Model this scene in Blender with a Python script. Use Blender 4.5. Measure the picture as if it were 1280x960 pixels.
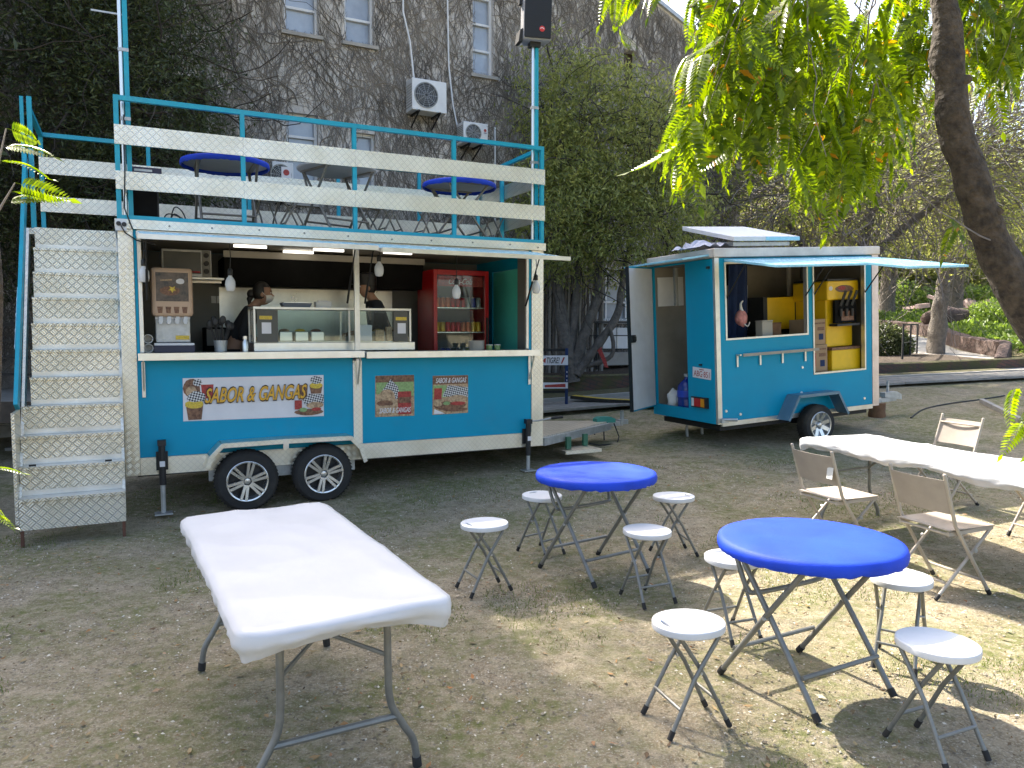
import bpy, bmesh, math, random
import numpy as np
from mathutils import Vector, Matrix, Quaternion, noise

random.seed(7); RNG = np.random.default_rng(7)
R = math.radians
scene = bpy.context.scene
COL = scene.collection
for o in list(bpy.data.objects): bpy.data.objects.remove(o)

# ------------------------------------------------------------------ camera, sky, sun, exposure
cam_d = bpy.data.cameras.new('camera'); cam = bpy.data.objects.new('camera', cam_d); COL.objects.link(cam)
cam.location = (0, 0, 1.69)
cam.rotation_euler = (R(90) - math.atan(65/960), 0, 0)
cam_d.sensor_width = 36; cam_d.lens = 27.0; cam_d.clip_start = .05; cam_d.clip_end = 2000
scene.camera = cam
SUN_AZ, SUN_EL = R(-34), R(46)
world = bpy.data.worlds.new('World'); scene.world = world; world.use_nodes = True
wn = world.node_tree.nodes; wl = world.node_tree.links
sky = wn.new('ShaderNodeTexSky'); sky.sky_type = 'NISHITA'; sky.sun_disc = False
sky.sun_elevation = SUN_EL; sky.sun_rotation = SUN_AZ % (2*math.pi)
sky.air_density = 1.0; sky.dust_density = 5.0; sky.ozone_density = .8
bg = wn['Background']; bg.inputs['Strength'].default_value = .15
wl.new(sky.outputs[0], bg.inputs['Color'])
sd = bpy.data.lights.new('sun', 'SUN'); sun = bpy.data.objects.new('sun', sd); COL.objects.link(sun)
sd.energy = 4.6; sd.angle = R(.53); sd.color = (1, .93, .82)
SDIR = Vector((math.sin(SUN_AZ)*math.cos(SUN_EL), math.cos(SUN_AZ)*math.cos(SUN_EL), math.sin(SUN_EL)))
sun.rotation_euler = SDIR.to_track_quat('Z', 'Y').to_euler(); sun.location = SDIR*60
vs = scene.view_settings
vs.view_transform = 'Standard'; vs.look = 'None'; vs.gamma = 1; vs.use_curve_mapping = False
vs.exposure = 1.78

# ------------------------------------------------------------------ materials
def nt(name):
    m = bpy.data.materials.new(name); m.use_nodes = True
    n = m.node_tree.nodes; return m, n, m.node_tree.links, n['Principled BSDF']
def math_node(n, l, op, a, b=None, c=None):
    q = n.new('ShaderNodeMath'); q.operation = op
    for i, x in enumerate((a, b, c)):
        if x is None: continue
        if isinstance(x, (int, float)): q.inputs[i].default_value = x
        else: l.new(x, q.inputs[i])
    return q.outputs[0]
def c4(c): return (c[0], c[1], c[2], 1)
def pm(name, col, rough=.5, metal=0., var=.12, scale=6., bump=0., bscale=80., col2=None, spec=.5, coat=0., dirt=0., objrand=0.):
    m, n, l, b = nt(name)
    tc = n.new('ShaderNodeTexCoord'); tx = n.new('ShaderNodeTexNoise'); tx.inputs['Scale'].default_value = scale
    tx.inputs['Detail'].default_value = 6; tx.inputs['Roughness'].default_value = .62
    l.new(tc.outputs['Object'], tx.inputs['Vector'])
    mr = n.new('ShaderNodeMapRange'); mr.inputs[1].default_value = .3; mr.inputs[2].default_value = .7
    l.new(tx.outputs['Fac'], mr.inputs[0])
    mx = n.new('ShaderNodeMix'); mx.data_type = 'RGBA'
    lo = [c*(1-var) for c in col]; hi = col2 or [min(1, c*(1+var)) for c in col]
    mx.inputs[6].default_value = c4(lo); mx.inputs[7].default_value = c4(hi); l.new(mr.outputs[0], mx.inputs[0])
    out = mx.outputs[2]
    if dirt:
        t2 = n.new('ShaderNodeTexNoise'); t2.inputs['Scale'].default_value = 2.3; t2.inputs['Detail'].default_value = 9; t2.inputs['Roughness'].default_value = .7
        l.new(tc.outputs['Object'], t2.inputs['Vector'])
        m2 = n.new('ShaderNodeMapRange'); m2.inputs[1].default_value = .52; m2.inputs[2].default_value = .78; m2.inputs[4].default_value = dirt
        l.new(t2.outputs['Fac'], m2.inputs[0])
        x2 = n.new('ShaderNodeMix'); x2.data_type = 'RGBA'; x2.inputs[7].default_value = (.16, .13, .09, 1)
        l.new(out, x2.inputs[6]); l.new(m2.outputs[0], x2.inputs[0]); out = x2.outputs[2]
    if objrand:
        oi = n.new('ShaderNodeObjectInfo'); mo = n.new('ShaderNodeMapRange'); mo.inputs[3].default_value = 1-objrand; l.new(oi.outputs['Random'], mo.inputs[0])
        x3 = n.new('ShaderNodeVectorMath'); x3.operation = 'SCALE'; l.new(out, x3.inputs[0]); l.new(mo.outputs[0], x3.inputs['Scale']); out = x3.outputs[0]
    l.new(out, b.inputs['Base Color'])
    rr = n.new('ShaderNodeMapRange'); rr.inputs[3].default_value = max(.03, rough-.08); rr.inputs[4].default_value = min(1, rough+.1)
    l.new(tx.outputs['Fac'], rr.inputs[0]); l.new(rr.outputs[0], b.inputs['Roughness'])
    b.inputs['Metallic'].default_value = metal; b.inputs['Specular IOR Level'].default_value = spec
    b.inputs['Coat Weight'].default_value = coat
    if bump:
        t3 = n.new('ShaderNodeTexNoise'); t3.inputs['Scale'].default_value = bscale; t3.inputs['Detail'].default_value = 4
        l.new(tc.outputs['Object'], t3.inputs['Vector'])
        bp = n.new('ShaderNodeBump'); bp.inputs['Strength'].default_value = min(1, bump); bp.inputs['Distance'].default_value = .01 if bump < .9 else .035
        l.new(t3.outputs['Fac'], bp.inputs['Height']); l.new(bp.outputs[0], b.inputs['Normal'])
    return m
def plate_mat(name, cell=.05, lo=(.56, .535, .475), bmp=.8):
    # five-bar tread plate: square cells turned 45 degrees, bars alternating in direction
    m, n, l, b = nt(name)
    tc = n.new('ShaderNodeTexCoord'); sx = n.new('ShaderNodeSeparateXYZ'); l.new(tc.outputs['Object'], sx.inputs[0])
    M = lambda op, a, b_=None, c_=None: math_node(n, l, op, a, b_, c_)
    a = M('MULTIPLY_ADD', sx.outputs[1], .6, sx.outputs[0]); c = M('MULTIPLY_ADD', sx.outputs[1], .8, sx.outputs[2])
    k = .7071/cell
    s = M('MULTIPLY', M('ADD', a, c), k); t = M('MULTIPLY', M('SUBTRACT', a, c), k)
    odd = M('MODULO', M('ABSOLUTE', M('ADD', M('FLOOR', s), M('FLOOR', t))), 2.0)
    fx = M('SUBTRACT', M('FRACT', s), .5); fy = M('SUBTRACT', M('FRACT', t), .5)
    def sel(p, q): return M('ADD', M('MULTIPLY', p, odd), M('MULTIPLY', q, M('SUBTRACT', 1.0, odd)))
    dx = sel(fx, fy); dy = sel(fy, fx)
    bars = M('ABSOLUTE', M('SUBTRACT', M('FRACT', M('MULTIPLY', M('ADD', dy, .5), 3.0)), .5))
    bar = n.new('ShaderNodeMapRange'); bar.inputs[1].default_value = .42; bar.inputs[2].default_value = .2; l.new(bars, bar.inputs[0])
    e1 = n.new('ShaderNodeMapRange'); e1.inputs[1].default_value = .47; e1.inputs[2].default_value = .4; l.new(M('ABSOLUTE', dx), e1.inputs[0])
    e2 = n.new('ShaderNodeMapRange'); e2.inputs[1].default_value = .47; e2.inputs[2].default_value = .38; l.new(M('ABSOLUTE', dy), e2.inputs[0])
    h = M('MULTIPLY', M('MULTIPLY_ADD', bar.outputs[0], .4, .6), M('MULTIPLY', e1.outputs[0], e2.outputs[0]))
    tx = n.new('ShaderNodeTexNoise'); tx.inputs['Scale'].default_value = 3; tx.inputs['Detail'].default_value = 8; l.new(tc.outputs['Object'], tx.inputs['Vector'])
    cr = n.new('ShaderNodeMix'); cr.data_type = 'RGBA'
    cr.inputs[6].default_value = c4(lo); cr.inputs[7].default_value = (.82, .775, .66, 1); l.new(h, cr.inputs[0])
    d = n.new('ShaderNodeMix'); d.data_type = 'RGBA'; d.inputs[7].default_value = (.58, .52, .38, 1)
    mr = n.new('ShaderNodeMapRange'); mr.inputs[1].default_value = .45; mr.inputs[2].default_value = .8; mr.inputs[4].default_value = .7; l.new(tx.outputs['Fac'], mr.inputs[0])
    l.new(mr.outputs[0], d.inputs[0]); l.new(cr.outputs[2], d.inputs[6]); l.new(d.outputs[2], b.inputs['Base Color'])
    b.inputs['Metallic'].default_value = .92
    r2 = n.new('ShaderNodeMapRange'); r2.inputs[3].default_value = .22; r2.inputs[4].default_value = .42; l.new(tx.outputs['Fac'], r2.inputs[0]); l.new(r2.outputs[0], b.inputs['Roughness'])
    bp = n.new('ShaderNodeBump'); bp.inputs['Strength'].default_value = bmp; bp.inputs['Distance'].default_value = .006
    l.new(h, bp.inputs['Height']); l.new(bp.outputs[0], b.inputs['Normal'])
    return m
def glass_mat(name, tint=(.9, .95, .95), alpha=.22, rough=.03):
    m, n, l, b = nt(name)
    tx = n.new('ShaderNodeTexNoise'); tx.inputs['Scale'].default_value = 5
    mr = n.new('ShaderNodeMapRange'); mr.inputs[3].default_value = rough; mr.inputs[4].default_value = rough+.08; l.new(tx.outputs['Fac'], mr.inputs[0]); l.new(mr.outputs[0], b.inputs['Roughness'])
    gl = n.new('ShaderNodeBsdfGlossy'); gl.inputs['Roughness'].default_value = rough
    tr = n.new('ShaderNodeBsdfTransparent'); tr.inputs['Color'].default_value = c4(tint)
    mx = n.new('ShaderNodeMixShader'); fr = n.new('ShaderNodeFresnel'); fr.inputs['IOR'].default_value = 1.13
    ad = math_node(n, l, 'MULTIPLY_ADD', fr.outputs[0], 1.0, alpha*.25); l.new(ad, mx.inputs[0])
    l.new(tr.outputs[0], mx.inputs[1]); l.new(gl.outputs[0], mx.inputs[2]); l.new(mx.outputs[0], n['Material Output'].inputs['Surface'])
    return m
def leaf_mat(name, c1, c2, trans=.5, c3=None, rough=.45):
    m, n, l, b = nt(name)
    g_ = n.new('ShaderNodeNewGeometry')
    cr = n.new('ShaderNodeValToRGB'); e = cr.color_ramp.elements
    e[0].color = c4(c1); e[1].color = c4(c2); e[1].position = .975
    if c3: k = cr.color_ramp.elements.new(.99); k.color = c4(c3)
    l.new(g_.outputs['Random Per Island'], cr.inputs[0])
    l.new(cr.outputs[0], b.inputs['Base Color']); b.inputs['Roughness'].default_value = rough; b.inputs['Specular IOR Level'].default_value = .4
    t = n.new('ShaderNodeBsdfTranslucent'); hs = n.new('ShaderNodeHueSaturation'); hs.inputs['Saturation'].default_value = 1.15; hs.inputs['Value'].default_value = 1.5; hs.inputs['Hue'].default_value = .495
    l.new(cr.outputs[0], hs.inputs['Color']); l.new(hs.outputs[0], t.inputs['Color'])
    mx = n.new('ShaderNodeMixShader'); mx.inputs[0].default_value = trans
    l.new(b.outputs[0], mx.inputs[1]); l.new(t.outputs[0], mx.inputs[2]); l.new(mx.outputs[0], n['Material Output'].inputs['Surface'])
    return m
def emit_mat(name, col, s):
    m, n, l, b = nt(name); b.inputs['Base Color'].default_value = (.8, .8, .8, 1)
    b.inputs['Emission Color'].default_value = c4(col); b.inputs['Emission Strength'].default_value = s
    return m
M = {}
M['blue'] = pm('blue_paint', (.001, .29, .47), .42, var=.06, scale=1.5, spec=.22, dirt=.10)
M['teal'] = pm('teal_rail_paint', (.003, .31, .43), .4, var=.1, scale=9, dirt=.15)
M['skyblue'] = pm('blue_with_sky_reflection', (.27, .56, .70), .25, var=.08)  # sky reflection on the awnings is put into this pale blue
M['plate'] = plate_mat('tread_plate', .054)
M['plate_fine'] = plate_mat('tread_plate_fine', .042, (.71, .67, .58), .45)
M['alu'] = pm('aluminium', (.68, .66, .61), .38, .8, var=.14, scale=5, dirt=.35)
M['steel'] = pm('stainless', (.72, .72, .69), .3, .85, var=.1)
M['galv'] = pm('galvanised', (.46, .47, .47), .5, .7, var=.2, scale=14)
M['tube'] = pm('grey_tube', (.20, .20, .185), .4, .35, var=.15, scale=20)
M['black'] = pm('black_plastic', (.015, .015, .016), .5, var=.3)
M['rubber'] = pm('tyre_rubber', (.022, .021, .02), .85, var=.3, scale=12, dirt=.35)
M['rim'] = pm('alloy_rim', (.72, .72, .72), .28, .9, var=.06)
M['rimdark'] = pm('rim_pocket', (.03, .03, .032), .4, .3)
M['white_plastic'] = pm('white_plastic', (.66, .67, .69), .42, var=.06, spec=.4, dirt=.12, objrand=.1)
M['cover'] = pm('white_cover', (.57, .572, .585), .42, var=.05, scale=3, bump=.22, bscale=9)
M['bluecloth'] = pm('blue_cloth', (.012, .055, .52), .62, var=.22, scale=3, bump=.2, bscale=160, spec=.25)
M['beige'] = pm('beige_fabric', (.36, .31, .26), .75, var=.12, bump=.2, bscale=220)
M['beigetube'] = pm('beige_tube', (.42, .37, .31), .45, .1, var=.12)
M['wallin'] = pm('interior_panel', (.20, .20, .185), .55, var=.08, dirt=.2)
M['cream'] = pm('cream_panel', (.33, .30, .25), .5, var=.08)
M['darkin'] = pm('hood_black', (.008, .008, .008), .75, var=.3, spec=.08)
M['red'] = pm('red_enamel', (.38, .008, .012), .3, var=.08)
M['tealdoor'] = pm('lit_teal_door', (.10, .66, .56), .35, var=.06)  # colour lightened to stand in for light falling on the door
M['glass'] = glass_mat('clear_glass')
M['pane'] = pm('window_pane', (.32, .36, .42), .08, var=.25, scale=1.2, spec=.9)
M['yellow'] = pm('yellow_enamel', (.78, .48, .006), .35, var=.08)
M['card'] = pm('cardboard', (.36, .24, .14), .85, var=.1)
M['navy'] = pm('navy_cloth', (.012, .03, .10), .8, var=.25)
M['cloth_dark'] = pm('dark_shirt', (.016, .018, .022), .85, var=.3)
M['skin'] = pm('skin', (.36, .20, .13), .55, var=.06)
M['hair'] = pm('hair', (.012, .010, .009), .5, var=.3)
M['mask'] = pm('mask_white', (.70, .68, .64), .8, var=.05)
M['wood_dark'] = pm('dark_wood', (.06, .045, .033), .75, var=.35, scale=9, bump=.4, bscale=40)
M['wood_grey'] = pm('grey_boards', (.25, .235, .21), .8, var=.28, scale=7, bump=.4, bscale=30)
M['wood_brown'] = pm('stump_wood', (.17, .085, .04), .8, var=.35, scale=9, bump=.6, bscale=24)
M['iron'] = pm('black_iron', (.012, .013, .016), .5, .2, var=.3)
M['bark'] = pm('bark', (.028, .02, .013), .92, var=.5, scale=13, bump=1.0, bscale=24, col2=(.105, .08, .055))
M['bark_grey'] = pm('bark_grey', (.12, .105, .09), .9, var=.4, scale=9, bump=.9, bscale=26)
M['concrete'] = pm('concrete', (.33, .31, .28), .85, var=.15, scale=4, bump=.3, bscale=50)
M['gold'] = pm('gold_print', (.68, .36, .03), .5, var=.15, scale=40)
M['ink'] = pm('dark_print', (.03, .015, .012), .5)
M['print_white'] = pm('white_print', (.70, .68, .70), .5, var=.05)
M['print_brown'] = pm('brown_print', (.13, .045, .03), .5, var=.5, scale=45, col2=(.30, .15, .08))
M['print_red'] = pm('red_print', (.34, .018, .018), .5, var=.4, scale=45, col2=(.5, .06, .05))
M['print_yel'] = pm('yellow_print', (.62, .44, .05), .5, var=.4, scale=90)
M['print_tan'] = pm('tan_print', (.46, .27, .14), .5, var=.6, scale=40, col2=(.66, .46, .28))
M['print_green'] = pm('green_print', (.24, .36, .14), .5, var=.3, scale=50)
M['print_check'] = pm('grey_print', (.12, .12, .13), .5, var=.9, scale=140, col2=(.6, .6, .6))
def check_mat():
    m, n, l, b = nt('check_print'); tc = n.new('ShaderNodeTexCoord'); mp = n.new('ShaderNodeMapping'); mp.inputs['Rotation'].default_value = (0, .5, 0); l.new(tc.outputs['Object'], mp.inputs['Vector'])
    ck = n.new('ShaderNodeTexChecker'); ck.inputs['Scale'].default_value = 62; ck.inputs['Color1'].default_value = (.03, .03, .04, 1); ck.inputs['Color2'].default_value = (.62, .62, .62, 1); l.new(mp.outputs[0], ck.inputs['Vector']); l.new(ck.outputs['Color'], b.inputs['Base Color']); b.inputs['Roughness'].default_value = .5
    return m
M['print_check'] = check_mat()
M['amber'] = pm('amber_lens', (.65, .25, .01), .2, var=.05)
M['redlens'] = pm('red_lens', (.42, .01, .01), .2, var=.05)
M['led'] = emit_mat('led_tube', (1, .95, .85), .9)
M['bottleblue'] = pm('water_bottle', (.01, .03, .22), .15, var=.2, spec=.6)
M['pinkbag'] = pm('pink_bag', (.55, .22, .20), .6, var=.35, scale=20)
M['greenmetal'] = pm('green_steel', (.03, .12, .07), .5, var=.3)
M['coupler'] = pm('coupler_teal', (.03, .22, .18), .45, var=.2)

M['plate_board'] = plate_mat('tread_plate_board', .05, (.68, .64, .545), .6)
# ------------------------------------------------------------------ mesh building
class MB:
    def __init__(s): s.v = []; s.f = []; s.m = []
    def add(s, vs_, fs, mi=0):
        k = len(s.v); s.v += [tuple(p) for p in vs_]; s.f += [tuple(i+k for i in f) for f in fs]; s.m += [mi]*len(fs); return s
    def bx(s, x0, x1, y0, y1, z0, z1, mi=0):
        return s.add([(x0,y0,z0),(x1,y0,z0),(x1,y1,z0),(x0,y1,z0),(x0,y0,z1),(x1,y0,z1),(x1,y1,z1),(x0,y1,z1)],
                     [(0,3,2,1),(4,5,6,7),(0,1,5,4),(1,2,6,5),(2,3,7,6),(3,0,4,7)], mi)
    def bar(s, p, q, w, h=None, up=(0,0,1), mi=0):
        h = h or w; p = Vector(p); q = Vector(q); d = (q-p).normalized(); up = Vector(up)
        a = d.cross(up)
        if a.length < 1e-4: a = d.cross(Vector((1,0,0)))
        a.normalize(); b = a.cross(d)
        vs_ = [c + a*sx*w/2 + b*sz*h/2 for c in (p, q) for sx, sz in ((-1,-1),(1,-1),(1,1),(-1,1))]
        return s.add(vs_, [(3,2,1,0),(4,5,6,7),(0,1,5,4),(1,2,6,5),(2,3,7,6),(3,0,4,7)], mi)
    def tube(s, pts, r, n=8, cap=True, mi=0):
        pts = [Vector(p) for p in pts]; N = len(pts); rs = r if hasattr(r, '__len__') else [r]*N
        t0 = (pts[1]-pts[0]).normalized(); a = t0.orthogonal().normalized(); vs_ = []
        for i, p in enumerate(pts):
            t = ((pts[min(i+1, N-1)]-p).normalized() + (p-pts[max(i-1, 0)]).normalized())
            t = t.normalized() if t.length > 1e-6 else t0
            a = (a - t*a.dot(t)).normalized(); b = t.cross(a)
            for k in range(n):
                an = 2*math.pi*k/n; vs_.append(p + (a*math.cos(an)+b*math.sin(an))*rs[i])
        fs = [(i*n+k, i*n+(k+1)%n, (i+1)*n+(k+1)%n, (i+1)*n+k) for i in range(N-1) for k in range(n)]
        if cap: fs += [tuple(range(n-1, -1, -1)), tuple((N-1)*n+k for k in range(n))]
        return s.add(vs_, fs, mi)
    def lathe(s, prof, n=24, o=(0,0,0), ax='z', mi=0, closed=False):
        vs_ = []; o = Vector(o)
        for r, h in prof:
            for k in range(n):
                an = 2*math.pi*k/n; x, y = r*math.cos(an), r*math.sin(an)
                vs_.append(o + Vector((x, y, h) if ax == 'z' else (x, h, y) if ax == 'y' else (h, x, y)))
        m_ = len(prof); fs = []
        for i in range(m_-1 if not closed else m_):
            j = (i+1) % m_
            for k in range(n):
                q = (i*n+k, i*n+(k+1)%n, j*n+(k+1)%n, j*n+k); fs.append(q[::-1] if ax == 'y' else q)
        if not closed:
            c0 = tuple(range(n-1,-1,-1)); c1 = tuple((m_-1)*n+k for k in range(n))
            fs += [c0[::-1], c1[::-1]] if ax == 'y' else [c0, c1]
        return s.add(vs_, fs, mi)
    def prism(s, poly, a0, a1, ax='y', mi=0):
        # poly in the plane normal to ax, extruded a0..a1
        f = {'y': lambda p, a: (p[0], a, p[1]), 'z': lambda p, a: (p[0], p[1], a), 'x': lambda p, a: (a, p[0], p[1])}[ax]
        n = len(poly); vs_ = [f(p, a0) for p in poly] + [f(p, a1) for p in poly]
        fs = [tuple(range(n)), tuple(range(2*n-1, n-1, -1))] + [(i, n+i, n+(i+1)%n, (i+1)%n) for i in range(n)]
        return s.add(vs_, fs, mi)
    def ell(s, c, r, n=12, m=8, mi=0):
        vs_ = [(c[0], c[1], c[2]-r[2])]
        for i in range(1, m):
            ph = math.pi*i/m - math.pi/2
            for k in range(n):
                an = 2*math.pi*k/n; vs_.append((c[0]+r[0]*math.cos(ph)*math.cos(an), c[1]+r[1]*math.cos(ph)*math.sin(an), c[2]+r[2]*math.sin(ph)))
        vs_.append((c[0], c[1], c[2]+r[2])); L = len(vs_)-1
        fs = [(0, 1+(k+1)%n, 1+k) for k in range(n)] + [(L, L-n+k, L-n+(k+1)%n) for k in range(n)]
        fs += [(1+i*n+k, 1+i*n+(k+1)%n, 1+(i+1)*n+(k+1)%n, 1+(i+1)*n+k) for i in range(m-2) for k in range(n)]
        return s.add(vs_, fs, mi)
    def mesh(s, name, mats, smooth=None, fix=True):
        me = bpy.data.meshes.new(name); me.from_pydata(s.v, [], s.f)
        for m_ in (mats if isinstance(mats, (list, tuple)) else [mats]): me.materials.append(M[m_] if isinstance(m_, str) else m_)
        me.polygons.foreach_set('material_index', s.m)
        if fix:
            bm = bmesh.new(); bm.from_mesh(me); bmesh.ops.recalc_face_normals(bm, faces=bm.faces); bm.to_mesh(me); bm.free()
        if smooth:
            me.polygons.foreach_set('use_smooth', [True]*len(me.polygons)); me.set_sharp_from_angle(angle=R(smooth))
        me.update(); return me
    def build(s, name, mats, parent=None, smooth=None, bevel=0, fix=True, loc=None):
        o = bpy.data.objects.new(name, s.mesh(name, mats, smooth, fix)); COL.objects.link(o)
        if parent: o.parent = parent
        if loc: o.location = loc
        if bevel:
            b = o.modifiers.new('bevel', 'BEVEL'); b.width = bevel; b.segments = 2; b.limit_method = 'ANGLE'; b.angle_limit = R(40)
        return o
def npmesh(name, V, F, mats, mi=None, smooth=False):
    me = bpy.data.meshes.new(name); V = np.asarray(V, np.float32); F = np.asarray(F, np.int32)
    me.vertices.add(len(V)); me.vertices.foreach_set('co', V.ravel())
    k = F.shape[1]; me.loops.add(F.size); me.loops.foreach_set('vertex_index', F.ravel())
    me.polygons.add(len(F)); me.polygons.foreach_set('loop_start', np.arange(0, F.size, k, dtype=np.int32))
    for m_ in (mats if isinstance(mats, (list, tuple)) else [mats]): me.materials.append(M[m_] if isinstance(m_, str) else m_)
    if mi is not None: me.polygons.foreach_set('material_index', np.asarray(mi, np.int32))
    if smooth: me.polygons.foreach_set('use_smooth', np.ones(len(F), bool))
    me.update(calc_edges=True); me.validate(); return me
def link(name, me, parent=None, loc=None, rot=None):
    o = bpy.data.objects.new(name, me); COL.objects.link(o)
    if parent: o.parent = parent
    if loc is not None: o.location = loc
    if rot is not None: o.rotation_euler = rot
    return o
def tag(o, label=None, cat=None, group=None, kind=None):
    for k, v in (('label', label), ('category', cat), ('group', group), ('kind', kind)):
        if v: o[k] = v
    return o
def thing(name, label, cat, loc=(0,0,0), rot=(0,0,0), group=None):
    o = bpy.data.objects.new(name, None); COL.objects.link(o); o.location = loc; o.rotation_euler = rot; o.empty_display_size = .1
    return tag(o, label, cat, group)
def copy_tree(o, parent=None):
    c = o.copy(); COL.objects.link(c); c.parent = parent
    for ch in o.children: copy_tree(ch, c)
    return c
def text(name, s, mat, parent, x0, x1, z0, z1, y, shear=0., offset=0., ext=.0008, tilt=0.):
    # lettering fitted into the rectangle x0..x1, z0..z1, facing -y
    cu = bpy.data.curves.new(name, 'FONT'); cu.body = s; cu.shear = shear; cu.offset = offset; cu.extrude = ext; cu.resolution_u = 3
    t = bpy.data.objects.new(name, cu); COL.objects.link(t); bpy.context.view_layer.update()
    me = bpy.data.meshes.new_from_object(t.evaluated_get(bpy.context.evaluated_depsgraph_get()))
    bpy.data.objects.remove(t); me.name = name; n = len(me.vertices); co = np.empty(n*3); me.vertices.foreach_get('co', co); co = co.reshape(-1, 3)
    lo, hi = co.min(0), co.max(0)
    X = x0 + (co[:,0]-lo[0])/(hi[0]-lo[0])*(x1-x0); Z = z0 + (co[:,1]-lo[1])/(hi[1]-lo[1])*(z1-z0) + (X-x0)*tilt
    me.vertices.foreach_set('co', np.stack([X, y-co[:,2], Z], 1).ravel()); me.materials.clear(); me.materials.append(M[mat]); me.update()
    return link(name, me, parent)
def frame_of(o, ang, pitch=0.):
    return Matrix.Translation(o) @ Matrix.Rotation(R(ang), 4, 'Z') @ Matrix.Rotation(R(-pitch), 4, 'Y')

# ------------------------------------------------------------------ terrain
def g(x, y):
    s = y + .3*x
    return (.05*max(0, min(s, 11)-6.2) + .085*max(0, min(s, 16)-11) + .04*max(0, min(s, 24)-16) + .07*max(0, min(s, 75)-24))
def g_np(x, y):
    s = y + .3*x; c = np.clip
    return .05*(c(s, 6.2, 11)-6.2) + .085*(c(s, 11, 16)-11) + .04*(c(s, 16, 24)-16) + .07*(c(s, 24, 75)-24)
# ------------------------------------------------------------------ ground
def ground_mat():
    m, n, l, b = nt('dry_earth')
    tc = n.new('ShaderNodeTexCoord')
    def nz(sc, det=8, ro=.65):
        t = n.new('ShaderNodeTexNoise'); t.inputs['Scale'].default_value = sc; t.inputs['Detail'].default_value = det; t.inputs['Roughness'].default_value = ro
        l.new(tc.outputs['Object'], t.inputs['Vector']); return t.outputs['Fac']
    def mrg(x, a, b_, c=0., d=1.):
        q = n.new('ShaderNodeMapRange'); q.inputs[1].default_value = a; q.inputs[2].default_value = b_; q.inputs[3].default_value = c; q.inputs[4].default_value = d; l.new(x, q.inputs[0]); return q.outputs[0]
    def mix(f, a, c):
        q = n.new('ShaderNodeMix'); q.data_type = 'RGBA'; l.new(f, q.inputs[0])
        for i, x in ((6, a), (7, c)):
            if isinstance(x, tuple): q.inputs[i].default_value = c4(x)
            else: l.new(x, q.inputs[i])
        return q.outputs[2]
    fine, mid, big, grain = nz(95, 4), nz(9), nz(.9), nz(260, 2)
    c = mix(mrg(mid, .35, .68), (.225, .18, .112), (.43, .36, .25))
    c = mix(mrg(fine, .50, .72), c, (.60, .545, .43))
    c = mix(mrg(nz(38, 5), .52, .72, 0, .85), c, (.075, .062, .044))
    moss = math_node(n, l, 'MULTIPLY', mrg(nz(1.15, 7, .72), .41, .57), mrg(nz(16, 6, .7), .36, .6))
    c = mix(math_node(n, l, 'MULTIPLY', moss, .8), c, (.12, .145, .03))
    c = mix(mrg(big, .35, .7, .0, .3), c, (.24, .21, .155))
    l.new(c, b.inputs['Base Color']); b.inputs['Roughness'].default_value = .95; b.inputs['Specular IOR Level'].default_value = .15
    h = math_node(n, l, 'ADD', math_node(n, l, 'MULTIPLY', fine, .6), math_node(n, l, 'MULTIPLY', grain, .25))
    h = math_node(n, l, 'MULTIPLY_ADD', mid, 1.2, h)
    bp = n.new('ShaderNodeBump'); bp.inputs['Strength'].default_value = .9; bp.inputs['Distance'].default_value = .022
    l.new(h, bp.inputs['Height']); l.new(bp.outputs[0], b.inputs['Normal'])
    return m
M['ground'] = ground_mat()
def graded(lo, a, b, hi, step, grow=1.18):
    c = list(np.arange(a, b, step)); d = step; x = b
    while x < hi: c.append(x); d *= grow; x += d
    c.append(hi); d = step; x = a
    while x > lo: d *= grow; x -= d; c.append(x)
    return np.array(sorted(set(np.round(c, 4))))
gx = graded(-300, -6, 9, 400, .12); gy = graded(-200, 1.2, 13, 500, .12)
XX, YY = np.meshgrid(gx, gy); ZZ = g_np(XX, YY)
near = (np.hypot(XX-1, YY-5) < 18)
nzv = np.array([noise.noise((x*1.3, y*1.3, 0))*.012 + noise.noise((x*4.1, y*4.1, 3))*.006 if k else 0 for x, y, k in zip(XX.ravel(), YY.ravel(), near.ravel())])
ZZ = ZZ + nzv.reshape(ZZ.shape) - .004
nx_, ny_ = len(gx), len(gy); idx = np.arange(nx_*ny_).reshape(ny_, nx_)
Fg = np.stack([idx[:-1,:-1].ravel(), idx[:-1,1:].ravel(), idx[1:,1:].ravel(), idx[1:,:-1].ravel()], 1)
ground = link('ground', npmesh('ground', np.stack([XX, YY, ZZ], -1).reshape(-1, 3), Fg, 'ground', smooth=True))
tag(ground, 'dry bare earth yard with mossy patches under the tables and trailers', 'ground', kind='structure')

def scatter_tris(n, xr, yr, size, flat, up=.0, dens=None):
    """n little four-sided chips lying on the ground"""
    x = RNG.uniform(*xr, n); y = yr[0] + (yr[1]-yr[0])*RNG.random(n)**1.6
    if dens is not None:
        k = dens(x, y); x, y = x[k], y[k]
    n = len(x); s = size[0] + (size[1]-size[0])*RNG.random(n)**2.2
    a = RNG.uniform(0, 6.283, n); z = g_np(x, y) + up
    el = flat[0] + (flat[1]-flat[0])*RNG.random(n)
    return x, y, z, s, a, el
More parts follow.
